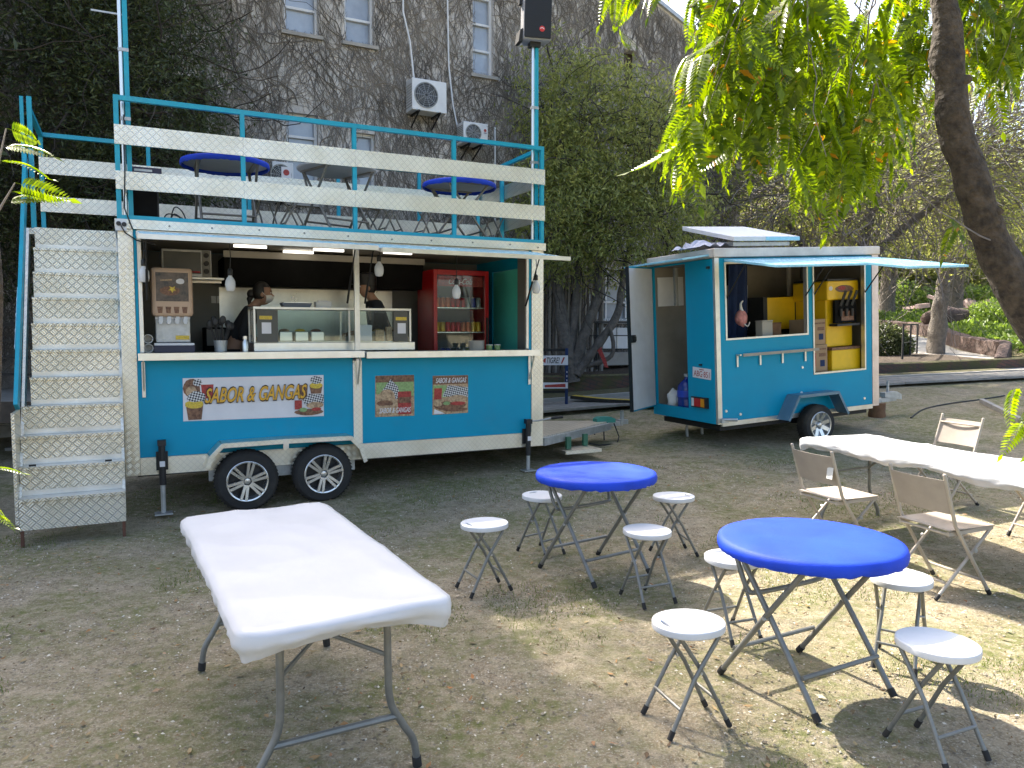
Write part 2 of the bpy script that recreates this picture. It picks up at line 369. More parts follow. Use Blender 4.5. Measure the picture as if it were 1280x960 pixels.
# gravel: squat five-point pebbles
x, y, z, s, a, el = scatter_tris(65000, (-4.2, 5.5), (1.4, 9.0), (.003, .011), (.4, 1.), -.004)
n_ = len(x); ca, sa = np.cos(a), np.sin(a)
loc = np.array([[1,0,0],[0,.8,0],[-1,0,0],[0,-.8,0],[.1,.1,.75]])
V = np.zeros((n_, 5, 3)); jit = RNG.uniform(.7, 1.3, (n_, 5))
lx = loc[None,:,0]*jit*s[:,None]; ly = loc[None,:,1]*jit*s[:,None]*el[:,None]
V[:,:,0] = x[:,None] + lx*ca[:,None] - ly*sa[:,None]; V[:,:,1] = y[:,None] + lx*sa[:,None] + ly*ca[:,None]
V[:,:,2] = z[:,None] + loc[None,:,2]*s[:,None]*.9
F = np.array([[0,1,4],[1,2,4],[2,3,4],[3,0,4]])[None] + (np.arange(n_)*5)[:,None,None]
m, n, l, b = nt('pebbles'); gq = n.new('ShaderNodeNewGeometry'); cr = n.new('ShaderNodeValToRGB'); e = cr.color_ramp.elements
e[0].color = (.13, .105, .075, 1); e[1].color = (.66, .62, .52, 1); e[1].position = .98; k_ = e.new(.7); k_.color = (.30, .265, .2, 1)
l.new(gq.outputs['Random Per Island'], cr.inputs[0]); l.new(cr.outputs[0], b.inputs['Base Color']); b.inputs['Roughness'].default_value = .9; M['pebbles'] = m
tag(link('gravel', npmesh('gravel', V.reshape(-1, 3), F.reshape(-1, 3), 'pebbles')), 'loose fine gravel and grit strewn over the bare earth', 'gravel', kind='stuff')
# leaf litter and straw
x, y, z, s, a, el = scatter_tris(9000, (-4.2, 5.5), (1.4, 10), (.006, .028), (.12, .5), .002)
n_ = len(x); ca, sa = np.cos(a), np.sin(a); loc = np.array([[1,0],[0,1],[-1,0],[0,-1]])
V = np.zeros((n_, 4, 3)); lx = loc[None,:,0]*s[:,None]; ly = loc[None,:,1]*(s*el)[:,None]
V[:,:,0] = x[:,None] + lx*ca[:,None] - ly*sa[:,None]; V[:,:,1] = y[:,None] + lx*sa[:,None] + ly*ca[:,None]
V[:,:,2] = z[:,None] + RNG.uniform(0, .012, (n_, 4))
F = np.array([[0,1,2],[0,2,3]])[None] + (np.arange(n_)*4)[:,None,None]
m, n, l, b = nt('litter'); gq = n.new('ShaderNodeNewGeometry'); cr = n.new('ShaderNodeValToRGB'); e = cr.color_ramp.elements
e[0].color = (.10, .06, .03, 1); e[1].color = (.55, .50, .38, 1); k_ = e.new(.6); k_.color = (.34, .26, .13, 1); k_ = e.new(.85); k_.color = (.30, .13, .04, 1)
l.new(gq.outputs['Random Per Island'], cr.inputs[0]); l.new(cr.outputs[0], b.inputs['Base Color']); b.inputs['Roughness'].default_value = .85; M['litter'] = m
tag(link('leaf_litter', npmesh('leaf_litter', V.reshape(-1, 3), F.reshape(-1, 3), 'litter')), 'dry fallen leaves, straw and twigs lying on the earth', 'leaf litter', kind='stuff')
# grass in mossy patches
def gdens(x, y): return np.array([noise.noise((p*.75+5, q*.75, 9)) + .45*noise.noise((p*2.6, q*2.6, 4)) > .24 for p, q in zip(x, y)])
x, y, z, s, a, el = scatter_tris(190000, (-4.2, 5.2), (1.4, 9.0), (.008, .032), (.06, .12), -.002, gdens)
n_ = len(x); ln = RNG.uniform(-.6, .6, (n_, 2)); V = np.zeros((n_, 3, 3)); w = .0025
V[:,0] = np.stack([x-w*np.cos(a), y-w*np.sin(a), z], 1); V[:,1] = np.stack([x+w*np.cos(a), y+w*np.sin(a), z], 1)
V[:,2] = np.stack([x+ln[:,0]*s, y+ln[:,1]*s, z+s], 1)
M['grass'] = leaf_mat('grass_blade', (.06, .095, .015), (.16, .21, .04), .3, (.34, .29, .12))
tag(link('grass', npmesh('grass', V.reshape(-1, 3), np.arange(n_*3).reshape(-1, 3), 'grass')), 'short green grass and moss sprouting in patches', 'grass', kind='stuff')

# ------------------------------------------------------------------ boardwalk (frame W: u along, v across)
WO, WA = Vector((.76, 12.16, 0)), 17.
WM = frame_of(WO, WA)
def Wp(u, v, z): return WM @ Vector((u, v, z))
def Wg(u, v): p = Wp(u, v, 0); return g(p.x, p.y)
bw = bpy.data.objects.new('boardwalk', None); COL.objects.link(bw)
tag(bw, 'weathered grey wooden boardwalk running behind both trailers', 'boardwalk', kind='structure')
pl_me = MB().bx(-1.2, 1.2, -.062, .062, -.02, .02).mesh('plank', 'wood_grey')
for r_ in range(8):
    for k in range(9):
        u = -6.5 + k*2.42 + (r_ % 3)*.7; v = .075 + r_*.131
        p0, p1 = Wg(u-1.2, .5), Wg(u+1.2, .5)
        o = link('plank', pl_me, bw, Wp(u, v, (p0+p1)/2 + .055 + random.uniform(-.004, .004)), (0, -math.atan2(p1-p0, 2.4), R(WA) + random.uniform(-.003, .003)))
def strip(name, u0, u1, v0, v1, hgt, mat, n=60, z_off=-.1, flat=None):
    mb = MB(); us = np.linspace(u0, u1, n)
    for i in range(n-1):
        a, b_ = us[i], us[i+1]
        za = Wg(a, (v0+v1)/2) if flat is None else flat; zb = Wg(b_, (v0+v1)/2) if flat is None else flat
        if i == 0: vs_ = [Wp(a, v0, za+z_off), Wp(a, v0, za+hgt), Wp(a, v1, za+hgt), Wp(a, v1, za+z_off)]; mb.v += [tuple(q) for q in vs_]; mb.f.append((0,1,2,3)); mb.m.append(0)
        k = len(mb.v); mb.v += [tuple(q) for q in (Wp(b_, v0, zb+z_off), Wp(b_, v0, zb+hgt), Wp(b_, v1, zb+hgt), Wp(b_, v1, zb+z_off))]
        for j in range(4): mb.f.append((k-4+j, k-4+(j+1)%4, k+(j+1)%4, k+j)); mb.m.append(0)
    mb.f.append((len(mb.v)-1, len(mb.v)-2, len(mb.v)-3, len(mb.v)-4)); mb.m.append(0)
    return mb.build(name, mat)
M['mossgrass'] = pm('mossy_turf', (.10, .10, .035), .95, var=.5, scale=14, bump=.8, bscale=60, col2=(.17, .15, .075))
k_ = strip('kerb', -6, 14, 1.13, 1.28, .07, 'concrete'); tag(k_, 'low concrete kerb along the far side of the boardwalk', 'kerb', kind='structure')
t_ = strip('grass_verge', -6, 11, 1.285, 1.95, .05, 'mossgrass'); tag(t_, 'mossy turf verge between the boardwalk kerb and the brick planter', 'verge', kind='structure')
def brick_mat():
    m, n, l, b = nt('mossy_brick'); tc = n.new('ShaderNodeTexCoord')
    mp = n.new('ShaderNodeMapping'); mp.inputs['Rotation'].default_value = (R(90), 0, R(-17)); l.new(tc.outputs['Object'], mp.inputs['Vector'])
    br = n.new('ShaderNodeTexBrick'); br.inputs['Scale'].default_value = 1; br.inputs['Brick Width'].default_value = .24; br.inputs['Row Height'].default_value = .075; br.inputs['Mortar Size'].default_value = .008
    br.inputs['Color1'].default_value = (.12, .06, .045, 1); br.inputs['Color2'].default_value = (.085, .05, .04, 1); br.inputs['Mortar'].default_value = (.05, .045, .04, 1)
    l.new(mp.outputs[0], br.inputs['Vector'])
    tx = n.new('ShaderNodeTexNoise'); tx.inputs['Scale'].default_value = 3; tx.inputs['Detail'].default_value = 8; l.new(tc.outputs['Object'], tx.inputs['Vector'])
    mr = n.new('ShaderNodeMapRange'); mr.inputs[1].default_value = .4; mr.inputs[2].default_value = .62; l.new(tx.outputs['Fac'], mr.inputs[0])
    mx = n.new('ShaderNodeMix'); mx.data_type = 'RGBA'; mx.inputs[7].default_value = (.075, .072, .025, 1); l.new(mr.outputs[0], mx.inputs[0]); l.new(br.outputs['Color'], mx.inputs[6])
    l.new(mx.outputs[2], b.inputs['Base Color']); b.inputs['Roughness'].default_value = .9
    bp = n.new('ShaderNodeBump'); bp.inputs['Strength'].default_value = .7; bp.inputs['Distance'].default_value = .02; l.new(br.outputs['Fac'], bp.inputs['Height']); bp.invert = True; l.new(bp.outputs[0], b.inputs['Normal'])
    return m
M['brick'] = brick_mat()
M['mulch'] = pm('mulch', (.055, .038, .026), .95, var=.5, scale=30, bump=1., bscale=70, col2=(.13, .095, .065))
mb = MB(); us = np.linspace(-4, 12.3, 70)      # planter wall with an uneven mossy top
for i, u in enumerate(us):
    zt = .86 + .022*max(0, u-2) + .012*noise.noise((u*2, 0, 0)); zb = Wg(u, 2)-.15
    mb.v += [tuple(Wp(u, 1.96, zb)), tuple(Wp(u, 1.95, zt)), tuple(Wp(u, 2.0, zt+.03)), tuple(Wp(u, 2.2, zt+.02)), tuple(Wp(u, 2.2, zb))]
    if i:
        k = len(mb.v)-10
        for j in range(4): mb.f.append((k+j, k+j+1, k+5+j+1, k+5+j)); mb.m.append(1 if j in (1, 2) else 0)
L_ = len(mb.v); mb.f += [(0,4,3,2,1), (L_-5, L_-4, L_-3, L_-2, L_-1)]; mb.m += [0, 0]
tag(mb.build('brick_planter_wall', ['brick', 'mossgrass']), 'low mossy brick planter wall behind the boardwalk', 'wall')
mb = MB(); uu = np.linspace(-5, 11.5, 50); vv = np.linspace(2.15, 7, 14)
for u in uu:
    for v in vv: mb.v.append(tuple(Wp(u, v, .86 + .022*max(0, u-2) + .07*min(1, (v-2.15)/1.5) + .03*noise.noise((u*1.5, v*1.5, 0)))))
n2 = len(vv)
for i in range(len(uu)-1):
    for j in range(n2-1): mb.f.append((i*n2+j, (i+1)*n2+j, (i+1)*n2+j+1, i*n2+j+1)); mb.m.append(0)
tag(mb.build('planter_bed', 'mulch', smooth=60), 'dark mulch bed behind the mossy brick planter wall', 'planting bed', kind='structure')

# ------------------------------------------------------------------ vine-covered building (frame B)
BO = Vector((-1.78, 14.3, 0)); BM = frame_of(BO, 28)
bld = thing('vine_covered_building', 'tall grey plastered building overgrown with bare brown vines behind the trailers', 'building', BO, (0, 0, R(28)))
M['plaster'] = pm('plaster', (.54, .51, .475), .92, var=.3, scale=2.5, bump=.5, bscale=30, dirt=.55)
ROOF = 9.6
def roofz(u): return 12.5 if u < -4.5 else min(ROOF, 8.70 + .425*(5.427-u))  # unseen block beyond the step is raised so its shadow covers the yard
holes = [(-2.3, -1.72, 6.72, 8.5), (-1.27, -.74, 6.72, 8.5), (1.18, 1.62, 6.55, 8.5), (-2.3, -1.76, 3.9, 5.4), (-1.1, -.74, 4.1, 5.2), (4.66, 5.03, 6.72, 7.6),
         (3.82, 5.9, 1.93, 2.72), (-4.05, -3.55, 4.7, 5.75), (-8, -7.4, 6.7, 8.3), (-6, -5.4, 6.7, 8.3)]
U = sorted({-16., -4.5, 8., 3.3} | {h[0] for h in holes} | {h[1] for h in holes}); Zs = sorted({-.5, 7.6, 8.5} | {h[2] for h in holes} | {h[3] for h in holes})
mb = MB()
for i in range(len(U)-1):
    zl = Zs if U[i+1] <= 3.31 else [z for z in Zs if z <= 7.6]
    for j in range(len(zl)-1):
        a, b_, c, d = U[i], U[i+1], zl[j], zl[j+1]
        if any(h[0] <= (a+b_)/2 <= h[1] and h[2] <= (c+d)/2 <= h[3] for h in holes): continue
        mb.add([(a,0,c),(b_,0,c),(b_,0,d),(a,0,d)], [(0,1,2,3)])
    z0 = zl[-1]; e_ = 1e-4; mb.add([(U[i],0,z0),(U[i+1],0,z0),(U[i+1],0,max(z0, roofz(U[i+1]-e_))),(U[i],0,max(z0, roofz(U[i]+e_)))], [(0,1,2,3)])
for h in holes:
    a, b_, c, d = h; mb.add([(a,0,c),(b_,0,c),(b_,0,d),(a,0,d),(a,.28,c),(b_,.28,c),(b_,.28,d),(a,.28,d)], [(0,1,5,4),(1,2,6,5),(2,3,7,6),(3,0,4,7)])
mb.build('wall', 'plaster', bld)
top = [(-4.5, ROOF), (3.3, ROOF), (8, roofz(8))]
mb = MB(); mb.add([(-4.5,0,ROOF-.2),(-4.5,9,ROOF-.2),(-4.5,9,12.5),(-4.5,0,12.5)], [(0,1,2,3)]); mb.add([(-16,0,-.5),(-16,9,-.5),(-16,9,12.5),(-16,0,12.5),(8,0,-.5),(8,9,-.5),(8,9,roofz(8)),(8,0,roofz(8))], [(0,1,2,3),(7,6,5,4)])
mb.build('end_wall', 'plaster', bld)
mb = MB()
for (a, za), (b_, zb) in zip(top[:-1], top[1:]):
    mb.add([(a,-.08,za+.01),(b_,-.08,zb+.01),(b_,9,zb+.01),(a,9,za+.01),(a,-.08,za+.1),(b_,-.08,zb+.1),(b_,9,zb+.1),(a,9,za+.1)], [(3,2,1,0),(4,5,6,7),(0,1,5,4),(2,3,7,6),(0,4,7,3),(1,2,6,5)])
mb.bx(-16.1, -4.45, -.08, 9, 12.51, 12.6); mb.build('roof', 'galv', bld)  # box tops the unseen block raised for its shade
M['frame_white'] = pm('white_frame', (.66, .67, .68), .5, var=.08)
M['room_dark'] = pm('room_dark', (.03, .03, .035), .8, var=.3)
for i, h in enumerate(holes):
    a, b_, c, d = h
    if i in (5, 7):
        MB().bx(a, b_, .2, .24, c, d).build('shutter' if i == 5 else 'recess_panel', 'wood_dark', bld); continue
    w = MB().bx(a, b_, .17, .18, c, d).build('window', 'pane', bld)
    f = MB(); t = .045
    f.bx(a, a+t, .10, .165, c, d); f.bx(b_-t, b_, .10, .165, c, d); f.bx(a+t, b_-t, .10, .165, c, c+t); f.bx(a+t, b_-t, .10, .165, d-t, d)
    nb = 3 if d-c > 1.4 else 1 if d-c < 1.2 else 2
    for q in range(1, nb+1): zz = c + (d-c)*q/(nb+1); f.bx(a+t, b_-t, .11, .16, zz-.02, zz+.02)
    if b_-a > 1:
        for q in range(1, 4): xx = a + (b_-a)*q/4; f.bx(xx-.02, xx+.02, .105, .162, c+t, d-t)
    f.build('frame', 'frame_white', w)
    MB().bx(a-.06, b_+.06, -.07, .1, c-.06, c-.002).build('sill', 'concrete', w)
w = MB().bx(3.85, 5.9, -.04, -.005, 1.32, 1.78).build('panel', 'frame_white', bld)
for q in range(4): MB().bx(3.85+q*.66, 3.88+q*.66, -.06, -.042, 1.32, 1.78).build('batten', 'galv', bld)
MB().bx(2.2, 6.4, -.35, -.005, 1.0, 1.26).build('plinth', 'concrete', bld)
mb = MB()   # dark rain pipes and white conduits
mb.tube([(.75-.95, -.05, 9.5), (-.22, -.06, 7.4), (-.1, -.07, 6.9), (-.02, -.06, 6.2)], .018, 6); mb.build('conduit', 'frame_white', bld, smooth=40)
MB().tube([(.62, -.05, 9.5), (.66, -.06, 6.6), (.74, -.06, 5.9), (.83, -.06, 5.5)], .016, 6).build('conduit', 'frame_white', bld, smooth=40)
MB().tube([(1.62, -.05, 5.6), (1.62, -.05, 3.2)], .02, 6).build('conduit', 'frame_white', bld, smooth=40)

# bare climbing vines: thousands of thin stems creeping over the plaster
def vines(n, steps, u0, u1):
    P = []; Rr = []
    for i in range(n):
        u = random.uniform(u0, u1); z = random.uniform(.5, 9) if random.random() < .75 else .4; th = random.gauss(math.pi/2, .35 if random.random() < .8 else 1.3); c = random.uniform(-.08, .08)
        r0 = .003 + .009*random.random()**6; pts = []
        for k in range(steps):
            pts.append((u, -.008-.03*abs(noise.noise((u*3, z*3, i*.13))), z)); th += random.gauss(c, .30); th += (math.pi/2-th)*.09
            u += math.cos(th)*.065; z += math.sin(th)*.065
            if z > roofz(u)-.02 or z < 0 or u > 7.9: break
            if any(h[0]+.05 < u < h[1]-.05 and h[2]+.05 < z < h[3]-.05 for h in holes): break
        if len(pts) > 4: P.append(np.array(pts)); Rr.append(r0)
    Vs, Fs, k0 = [], [], 0
    for p, r0 in zip(P, Rr):
        m_ = len(p); t = np.gradient(p, axis=0); nrm = np.stack([-t[:,2], np.zeros(m_), t[:,0]], 1); nrm /= np.linalg.norm(nrm, axis=1)[:,None]+1e-9
        rr = (r0*np.linspace(1, .45, m_))[:,None]
        ring = np.stack([p+nrm*rr, p-nrm*rr, p+np.array([0,-1.6,0])*rr], 1); Vs.append(ring.reshape(-1, 3))
        b_ = np.arange(m_-1)[:,None]*3+k0
        for a, c in ((0,2),(2,1)): Fs.append(np.concatenate([b_+a, b_+c, b_+c+3, b_+a+3], 1))
        k0 += 3*m_
    return np.concatenate(Vs), np.concatenate(Fs)
V, F = vines(17000, 26, -8, 7.9)
M['vine'] = pm('vine_stem', (.125, .11, .095), .9, var=.5, scale=1.2, col2=(.29, .26, .225))
tag(link('climbing_vines', npmesh('climbing_vines', V, F, 'vine'), None, BO, (0, 0, R(28))), 'bare brown creeper stems covering the building wall', 'vines', kind='stuff')

def ac_unit(u, z, w, h, label):
    t = thing('air_conditioner', label, 'air conditioner', BM @ Vector((u, -.04, z)), (0, 0, R(28)), 'outdoor air conditioner units on the wall')
    MB().bx(0, w, -.36, -.04, 0, h).build('casing', 'frame_white', t, bevel=.012)
    f = MB(); r = h*.41; cx, cz = w*.40, h*.5
    f.lathe([(r, -.362), (r, -.375), (r-.02, -.375), (r-.02, -.362)], 28, (cx, 0, cz), 'y', closed=True); f.build('fan_ring', 'tube', t, smooth=40)
    MB().lathe([(r-.022, -.366), (r-.022, -.363)], 28, (cx, 0, cz), 'y').build('fan_backing', 'rimdark', t)
    gr = MB()
    for q in range(1, 6): rr = (r-.02)*q/6; gr.lathe([(rr+.004, -.372), (rr, -.376), (rr-.004, -.372)], 24, (cx, 0, cz), 'y', closed=True)
    for q in range(10): an = q*math.pi/5; gr.bar((cx+.03*math.cos(an), -.374, cz+.03*math.sin(an)), (cx+r*math.cos(an), -.374, cz+r*math.sin(an)), .005)
    gr.build('fan_grille', 'galv', t)
    sl = MB()
    for q in range(9): sl.bx(-.004, -.001, -.34, -.06, h*(.12+.085*q), h*(.12+.085*q)+.012)
    sl.build('side_slats', 'tube', t)
    for q in (.12, w-.14):
        b_ = MB(); b_.bar((q, -.4, -.015), (q, .03, -.015), .03); b_.bar((q, -.36, -.03), (q, .03, -.22), .02); b_.build('bracket', 'iron', t)
    return t
ac = ac_unit(-.19, 5.62, .66, .55, 'large white air conditioner unit high on the vine wall above the trailer deck')
ac2 = ac_unit(.80, 5.16, .50, .38, 'smaller white air conditioner unit with a logo sticker beside green leaves')
s_ = MB().bx(.40, .475, -.364, -.362, .19, .30).build('sticker', 'print_white', ac2)
MB().lathe([(.028, -.3665), (.028, -.3645)], 14, (.437, 0, .255), 'y').build('emblem', 'print_red', s_)
MB().bx(.408, .468, -.3665, -.3645, .203, .217).build('mark', 'navy', s_)
ac3 = ac_unit(-2.62, 4.05, .34, .42, 'white air conditioner unit mostly hidden behind the deck railing')
s_ = MB().bx(.14, .30, -.379, -.377, .1, .34).build('sticker', 'print_white', ac3)
MB().lathe([(.05, -.3825), (.05, -.3795)], 14, (.22, 0, .25), 'y').build('emblem', 'print_red', s_)
MB().bx(.155, .285, -.3825, -.3795, .13, .155).build('mark', 'navy', s_)

# ------------------------------------------------------------------ stick fence, iron railings, deck on the left
fn = thing('stick_fence', 'fence of tall dark weathered wooden poles behind the multi-stemmed tree', 'fence', BM @ Vector((1.0, -.45, 1.0)), (0, 0, R(28)))
pole_mes = [MB().tube([(0,0,-.3), (random.uniform(-.02,.02),0,.9), (random.uniform(-.03,.03),.01,1.75+random.uniform(-.1,.25))], [.035,.032,.028], 6).mesh('pole', 'wood_grey' if q % 2 else 'bark_grey', 50) for q in range(6)]
for q in range(42): link('pole', pole_mes[q % 6], fn, (q*.07+random.uniform(-.01,.01), random.uniform(-.02,.02), 0))
def railing(name, label, pts, h, nrail, step, mat='iron', w=.035):
    t = thing(name, label, 'railing', pts[0])
    o = Vector(pts[0])
    for a, b_ in zip(pts[:-1], pts[1:]):
        a = Vector(a)-o; b_ = Vector(b_)-o; L = (b_-a).length; n = max(1, round(L/step))
        for k in range(n+1): p = a.lerp(b_, k/n); MB().bx(p.x-w/2, p.x+w/2, p.y-w/2, p.y+w/2, p.z-.15, p.z+h).build('post', mat, t)
        for k in range(nrail): zz = h*(k+1)/nrail - .01; MB().bar(a+Vector((0,0,zz)), b_+Vector((0,0,zz)), w*(1 if k == nrail-1 else .6)).build('rail', mat, t)
    return t
railing('iron_railing', 'black iron railing with three rails in front of the white panelled wall', [Wp(-1.2, 3.0, 1.08), Wp(4.0, 3.0, 1.08)], .82, 3, 1.15)
railing('iron_railing', 'black iron railing beside the sloping concrete path', [Wp(9.6, 3.0, 1.02), Wp(11.6, 4.6, 1.05)], .85, 2, 1.3)
dk = thing('timber_deck', 'raised dark timber deck behind the metal staircase', 'deck', (-7.4, 9.2, 0))
for q in range(14): MB().bx(-2.5, 2.2, q*.19, q*.19+.175, .82, .86).build('board', 'wood_grey', dk)
MB().bx(-2.5, 2.2, -.03, -.003, .60, .855).build('fascia', 'wood_dark', dk)
for q in range(4): MB().bx(-2.3+q*1.4, -2.2+q*1.4, .05, .15, -.1, .815).build('post', 'wood_dark', dk)
railing('iron_railing', 'black iron railing standing on the raised timber deck', [(-10, 10.9, .86), (-5.0, 10.9, .86)], .95, 4, 1.2, w=.05)

# ------------------------------------------------------------------ sloping path, retaining wall, garden on the right
def ribbon(name, L, Rr, mat, up=.012):
    V = []; n = 0
    def interp(P, t):
        k = t*(len(P)-1); i = min(int(k), len(P)-2); f = k-i; return (P[i][0]*(1-f)+P[i+1][0]*f, P[i][1]*(1-f)+P[i+1][1]*f)
    mb = MB(); N = 40; W_ = 8
    for i in range(N+1):
        a, b_ = interp(L, i/N), interp(Rr, i/N)
        for j in range(W_+1):
            x = a[0]+(b_[0]-a[0])*j/W_; y = a[1]+(b_[1]-a[1])*j/W_; mb.v.append((x, y, g(x, y)+up))
    for i in range(N):
        for j in range(W_): k = i*(W_+1)+j; mb.f.append((k, k+1, k+W_+2, k+W_+1)); mb.m.append(0)
    return mb.build(name, mat, smooth=60)
M['path'] = pm('path_concrete', (.36, .34, .31), .9, var=.18, scale=2, bump=.3, bscale=40)
tag(ribbon('path', [(8.5, 15.6), (10.2, 18.3), (10.9, 21.5), (11.6, 25), (12.6, 29), (14, 33), (14.5, 40)], [(11.5, 16.9), (12.9, 20.3), (13.0, 22.4), (14.2, 25.9), (14.8, 29.1), (16.5, 33), (18.5, 38)], 'path'), 'pale concrete path curving uphill between planter walls', 'path', kind='structure')
tag(ribbon('path', [(8, 36.5), (16, 38.5), (24, 39.5), (34, 40)], [(7, 40), (16, 42), (24, 43.5), (34, 44)], 'path', .02), 'sunlit pale dirt track crossing far behind the garden', 'path', kind='structure')
wp = [(11.9, 19.0), (13.0, 20.5), (13.15, 22.4), (13.7, 24.2), (14.3, 25.9), (14.75, 27.6), (14.9, 29.2), (14.4, 31)]
mb = MB(); N = 60; M['stone'] = pm('dark_stone', (.075, .05, .042), .9, var=.45, scale=6, bump=1., bscale=14, col2=(.13, .085, .07))
for i in range(N+1):
    k = i/N*(len(wp)-1); j = min(int(k), len(wp)-2); f = k-j; x = wp[j][0]*(1-f)+wp[j+1][0]*f; y = wp[j][1]*(1-f)+wp[j+1][1]*f
    h = (.42 + .06*noise.noise((i*.35, 0, 0)))*min(1, .35+i/8); z = g(x, y); jx = .05*noise.noise((i*.7, 2, 0))
    mb.v += [(x-.02+jx, y, z-.1), (x+.03+jx, y, z+h*.9), (x+.14+jx, y, z+h), (x+.4, y+.1, z+h*.97), (x+.42, y+.1, z-.1)]
    if i:
        k = len(mb.v)-10
        for j in range(4): mb.f.append((k+j, k+j+1, k+6+j, k+5+j)); mb.m.append(0)
mb.f.append((0,4,3,2,1)); mb.m.append(0)
tag(mb.build('stone_retaining_wall', 'stone', smooth=50), 'low dark stone retaining wall curving along the concrete path', 'wall')
mb = MB()
for i in range(9):
    u = -.2+i*.22; mb.bx(u, u+.2, 0, .22, -.1, .26+.02*random.random())
tag(mb.build('brick_kerb', 'brick', None, bevel=.01, loc=(11.0, 29.3, g(11.6, 29.3))), 'short run of reddish brick edging at the top of the path', 'edging')
# ------------------------------------------------------------------ vegetation helpers
def unit(a): return a/(np.linalg.norm(a, axis=-1, keepdims=True)+1e-9)
def leaf_quads(Cc, D, L, Wd, fold=.25):
    n = len(Cc); D = unit(D); rv = unit(RNG.normal(size=(n, 3))); S = unit(np.cross(D, rv)); Nn = np.cross(S, D)
    L = np.broadcast_to(L, (n,))[:,None]; Wd = np.broadcast_to(Wd, (n,))[:,None]
    V = np.stack([Cc, Cc+D*L*.5+S*Wd*.5+Nn*Wd*fold, Cc+D*L, Cc+D*L*.5-S*Wd*.5+Nn*Wd*fold], 1)
    F = np.array([[0,1,2],[0,2,3]])[None] + (np.arange(n)*4)[:,None,None]
    return V.reshape(-1, 3), F.reshape(-1, 3)
def merge(parts):
    Vs, Fs, k = [], [], 0
    for V, F in parts: Vs.append(V); Fs.append(F+k); k += len(V)
    return np.concatenate(Vs), np.concatenate(Fs)
def clumps(ells, nc, per, cr, shell=.55):
    """leaf positions gathered in clumps filling ellipsoids (centre, radii, weight)"""
    out = []; wsum = sum(e[2] for e in ells)
    for c, r, w in ells:
        k = int(nc*w/wsum); d = unit(RNG.normal(size=(k, 3))); rad = (shell + (1-shell)*RNG.random(k)**.6)
        cc = np.array(c) + d*rad[:,None]*np.array(r)
        sz = cr*(.5+RNG.random(k)); m_ = per
        p = cc[:,None] + RNG.normal(size=(k, m_, 3))*sz[:,None,None]*np.array([1, 1, .8])*.5
        out.append(p.reshape(-1, 3))
    return np.concatenate(out)
def tubes3(strands, radii, sides=3):
    Vs, Fs, k0 = [], [], 0
    for p, r0 in zip(strands, radii):
        p = np.asarray(p); m_ = len(p); t = unit(np.gradient(p, axis=0)); ref = np.array([.3, .5, .81]); a = unit(np.cross(t, ref)); b_ = np.cross(t, a)
        rr = (r0*np.linspace(1, .35, m_))[:,None]
        ring = np.stack([p + (a*math.cos(q)+b_*math.sin(q))*rr for q in np.arange(sides)*2*math.pi/sides], 1); Vs.append(ring.reshape(-1, 3))
        bb = np.arange(m_-1)[:,None]*sides+k0
        for q in range(sides): q2 = (q+1) % sides; Fs.append(np.concatenate([bb+q, bb+q2, bb+q2+sides, bb+q+sides], 1))
        k0 += sides*m_
    return np.concatenate(Vs), np.concatenate(Fs)
def walk3(p, d, n, step, wob, bias=(0, 0, 0)):
    P = [np.array(p, float)]; d = np.array(d, float)
    for k in range(n): d = unit(d + RNG.normal(size=3)*wob + np.array(bias)); P.append(P[-1]+d*step)
    return np.array(P)
def smooth_path(pts, n):
    pts = [Vector(p) for p in pts]; out = []; m_ = len(pts)
    for i in range(n+1):
        t = i/n*(m_-1); k = min(int(t), m_-2); f = t-k
        a, b_, c, d = pts[max(k-1, 0)], pts[k], pts[k+1], pts[min(k+2, m_-1)]
        out.append(.5*((2*b_)+(c-a)*f+(2*a-5*b_+4*c-d)*f*f+(-a+3*b_-3*c+d)*f**3))
    return out
def trunk(name, specs, mat, parent, knobs=0):
    """specs: list of (points, r0, r1)"""
    mb = MB()
    for pts, r0, r1 in specs:
        P = smooth_path(pts, 7*(len(pts)-1)); n = len(P); nn = 12; base = len(mb.v)
        rs = [(r0+(r1-r0)*i/(n-1))*(1+.10*noise.noise((i*.45, r0*40, 0))) for i in range(n)]
        mb.tube(P, rs, nn)
        for q in range(base, len(mb.v)):
            v = Vector(mb.v[q]); mb.v[q] = tuple(v + Vector((noise.noise(v*5), noise.noise(v*5+Vector((9,0,0))), noise.noise(v*5+Vector((0,9,0)))))*r0*.22)
    return mb.build(name, mat, parent, smooth=70, fix=False)
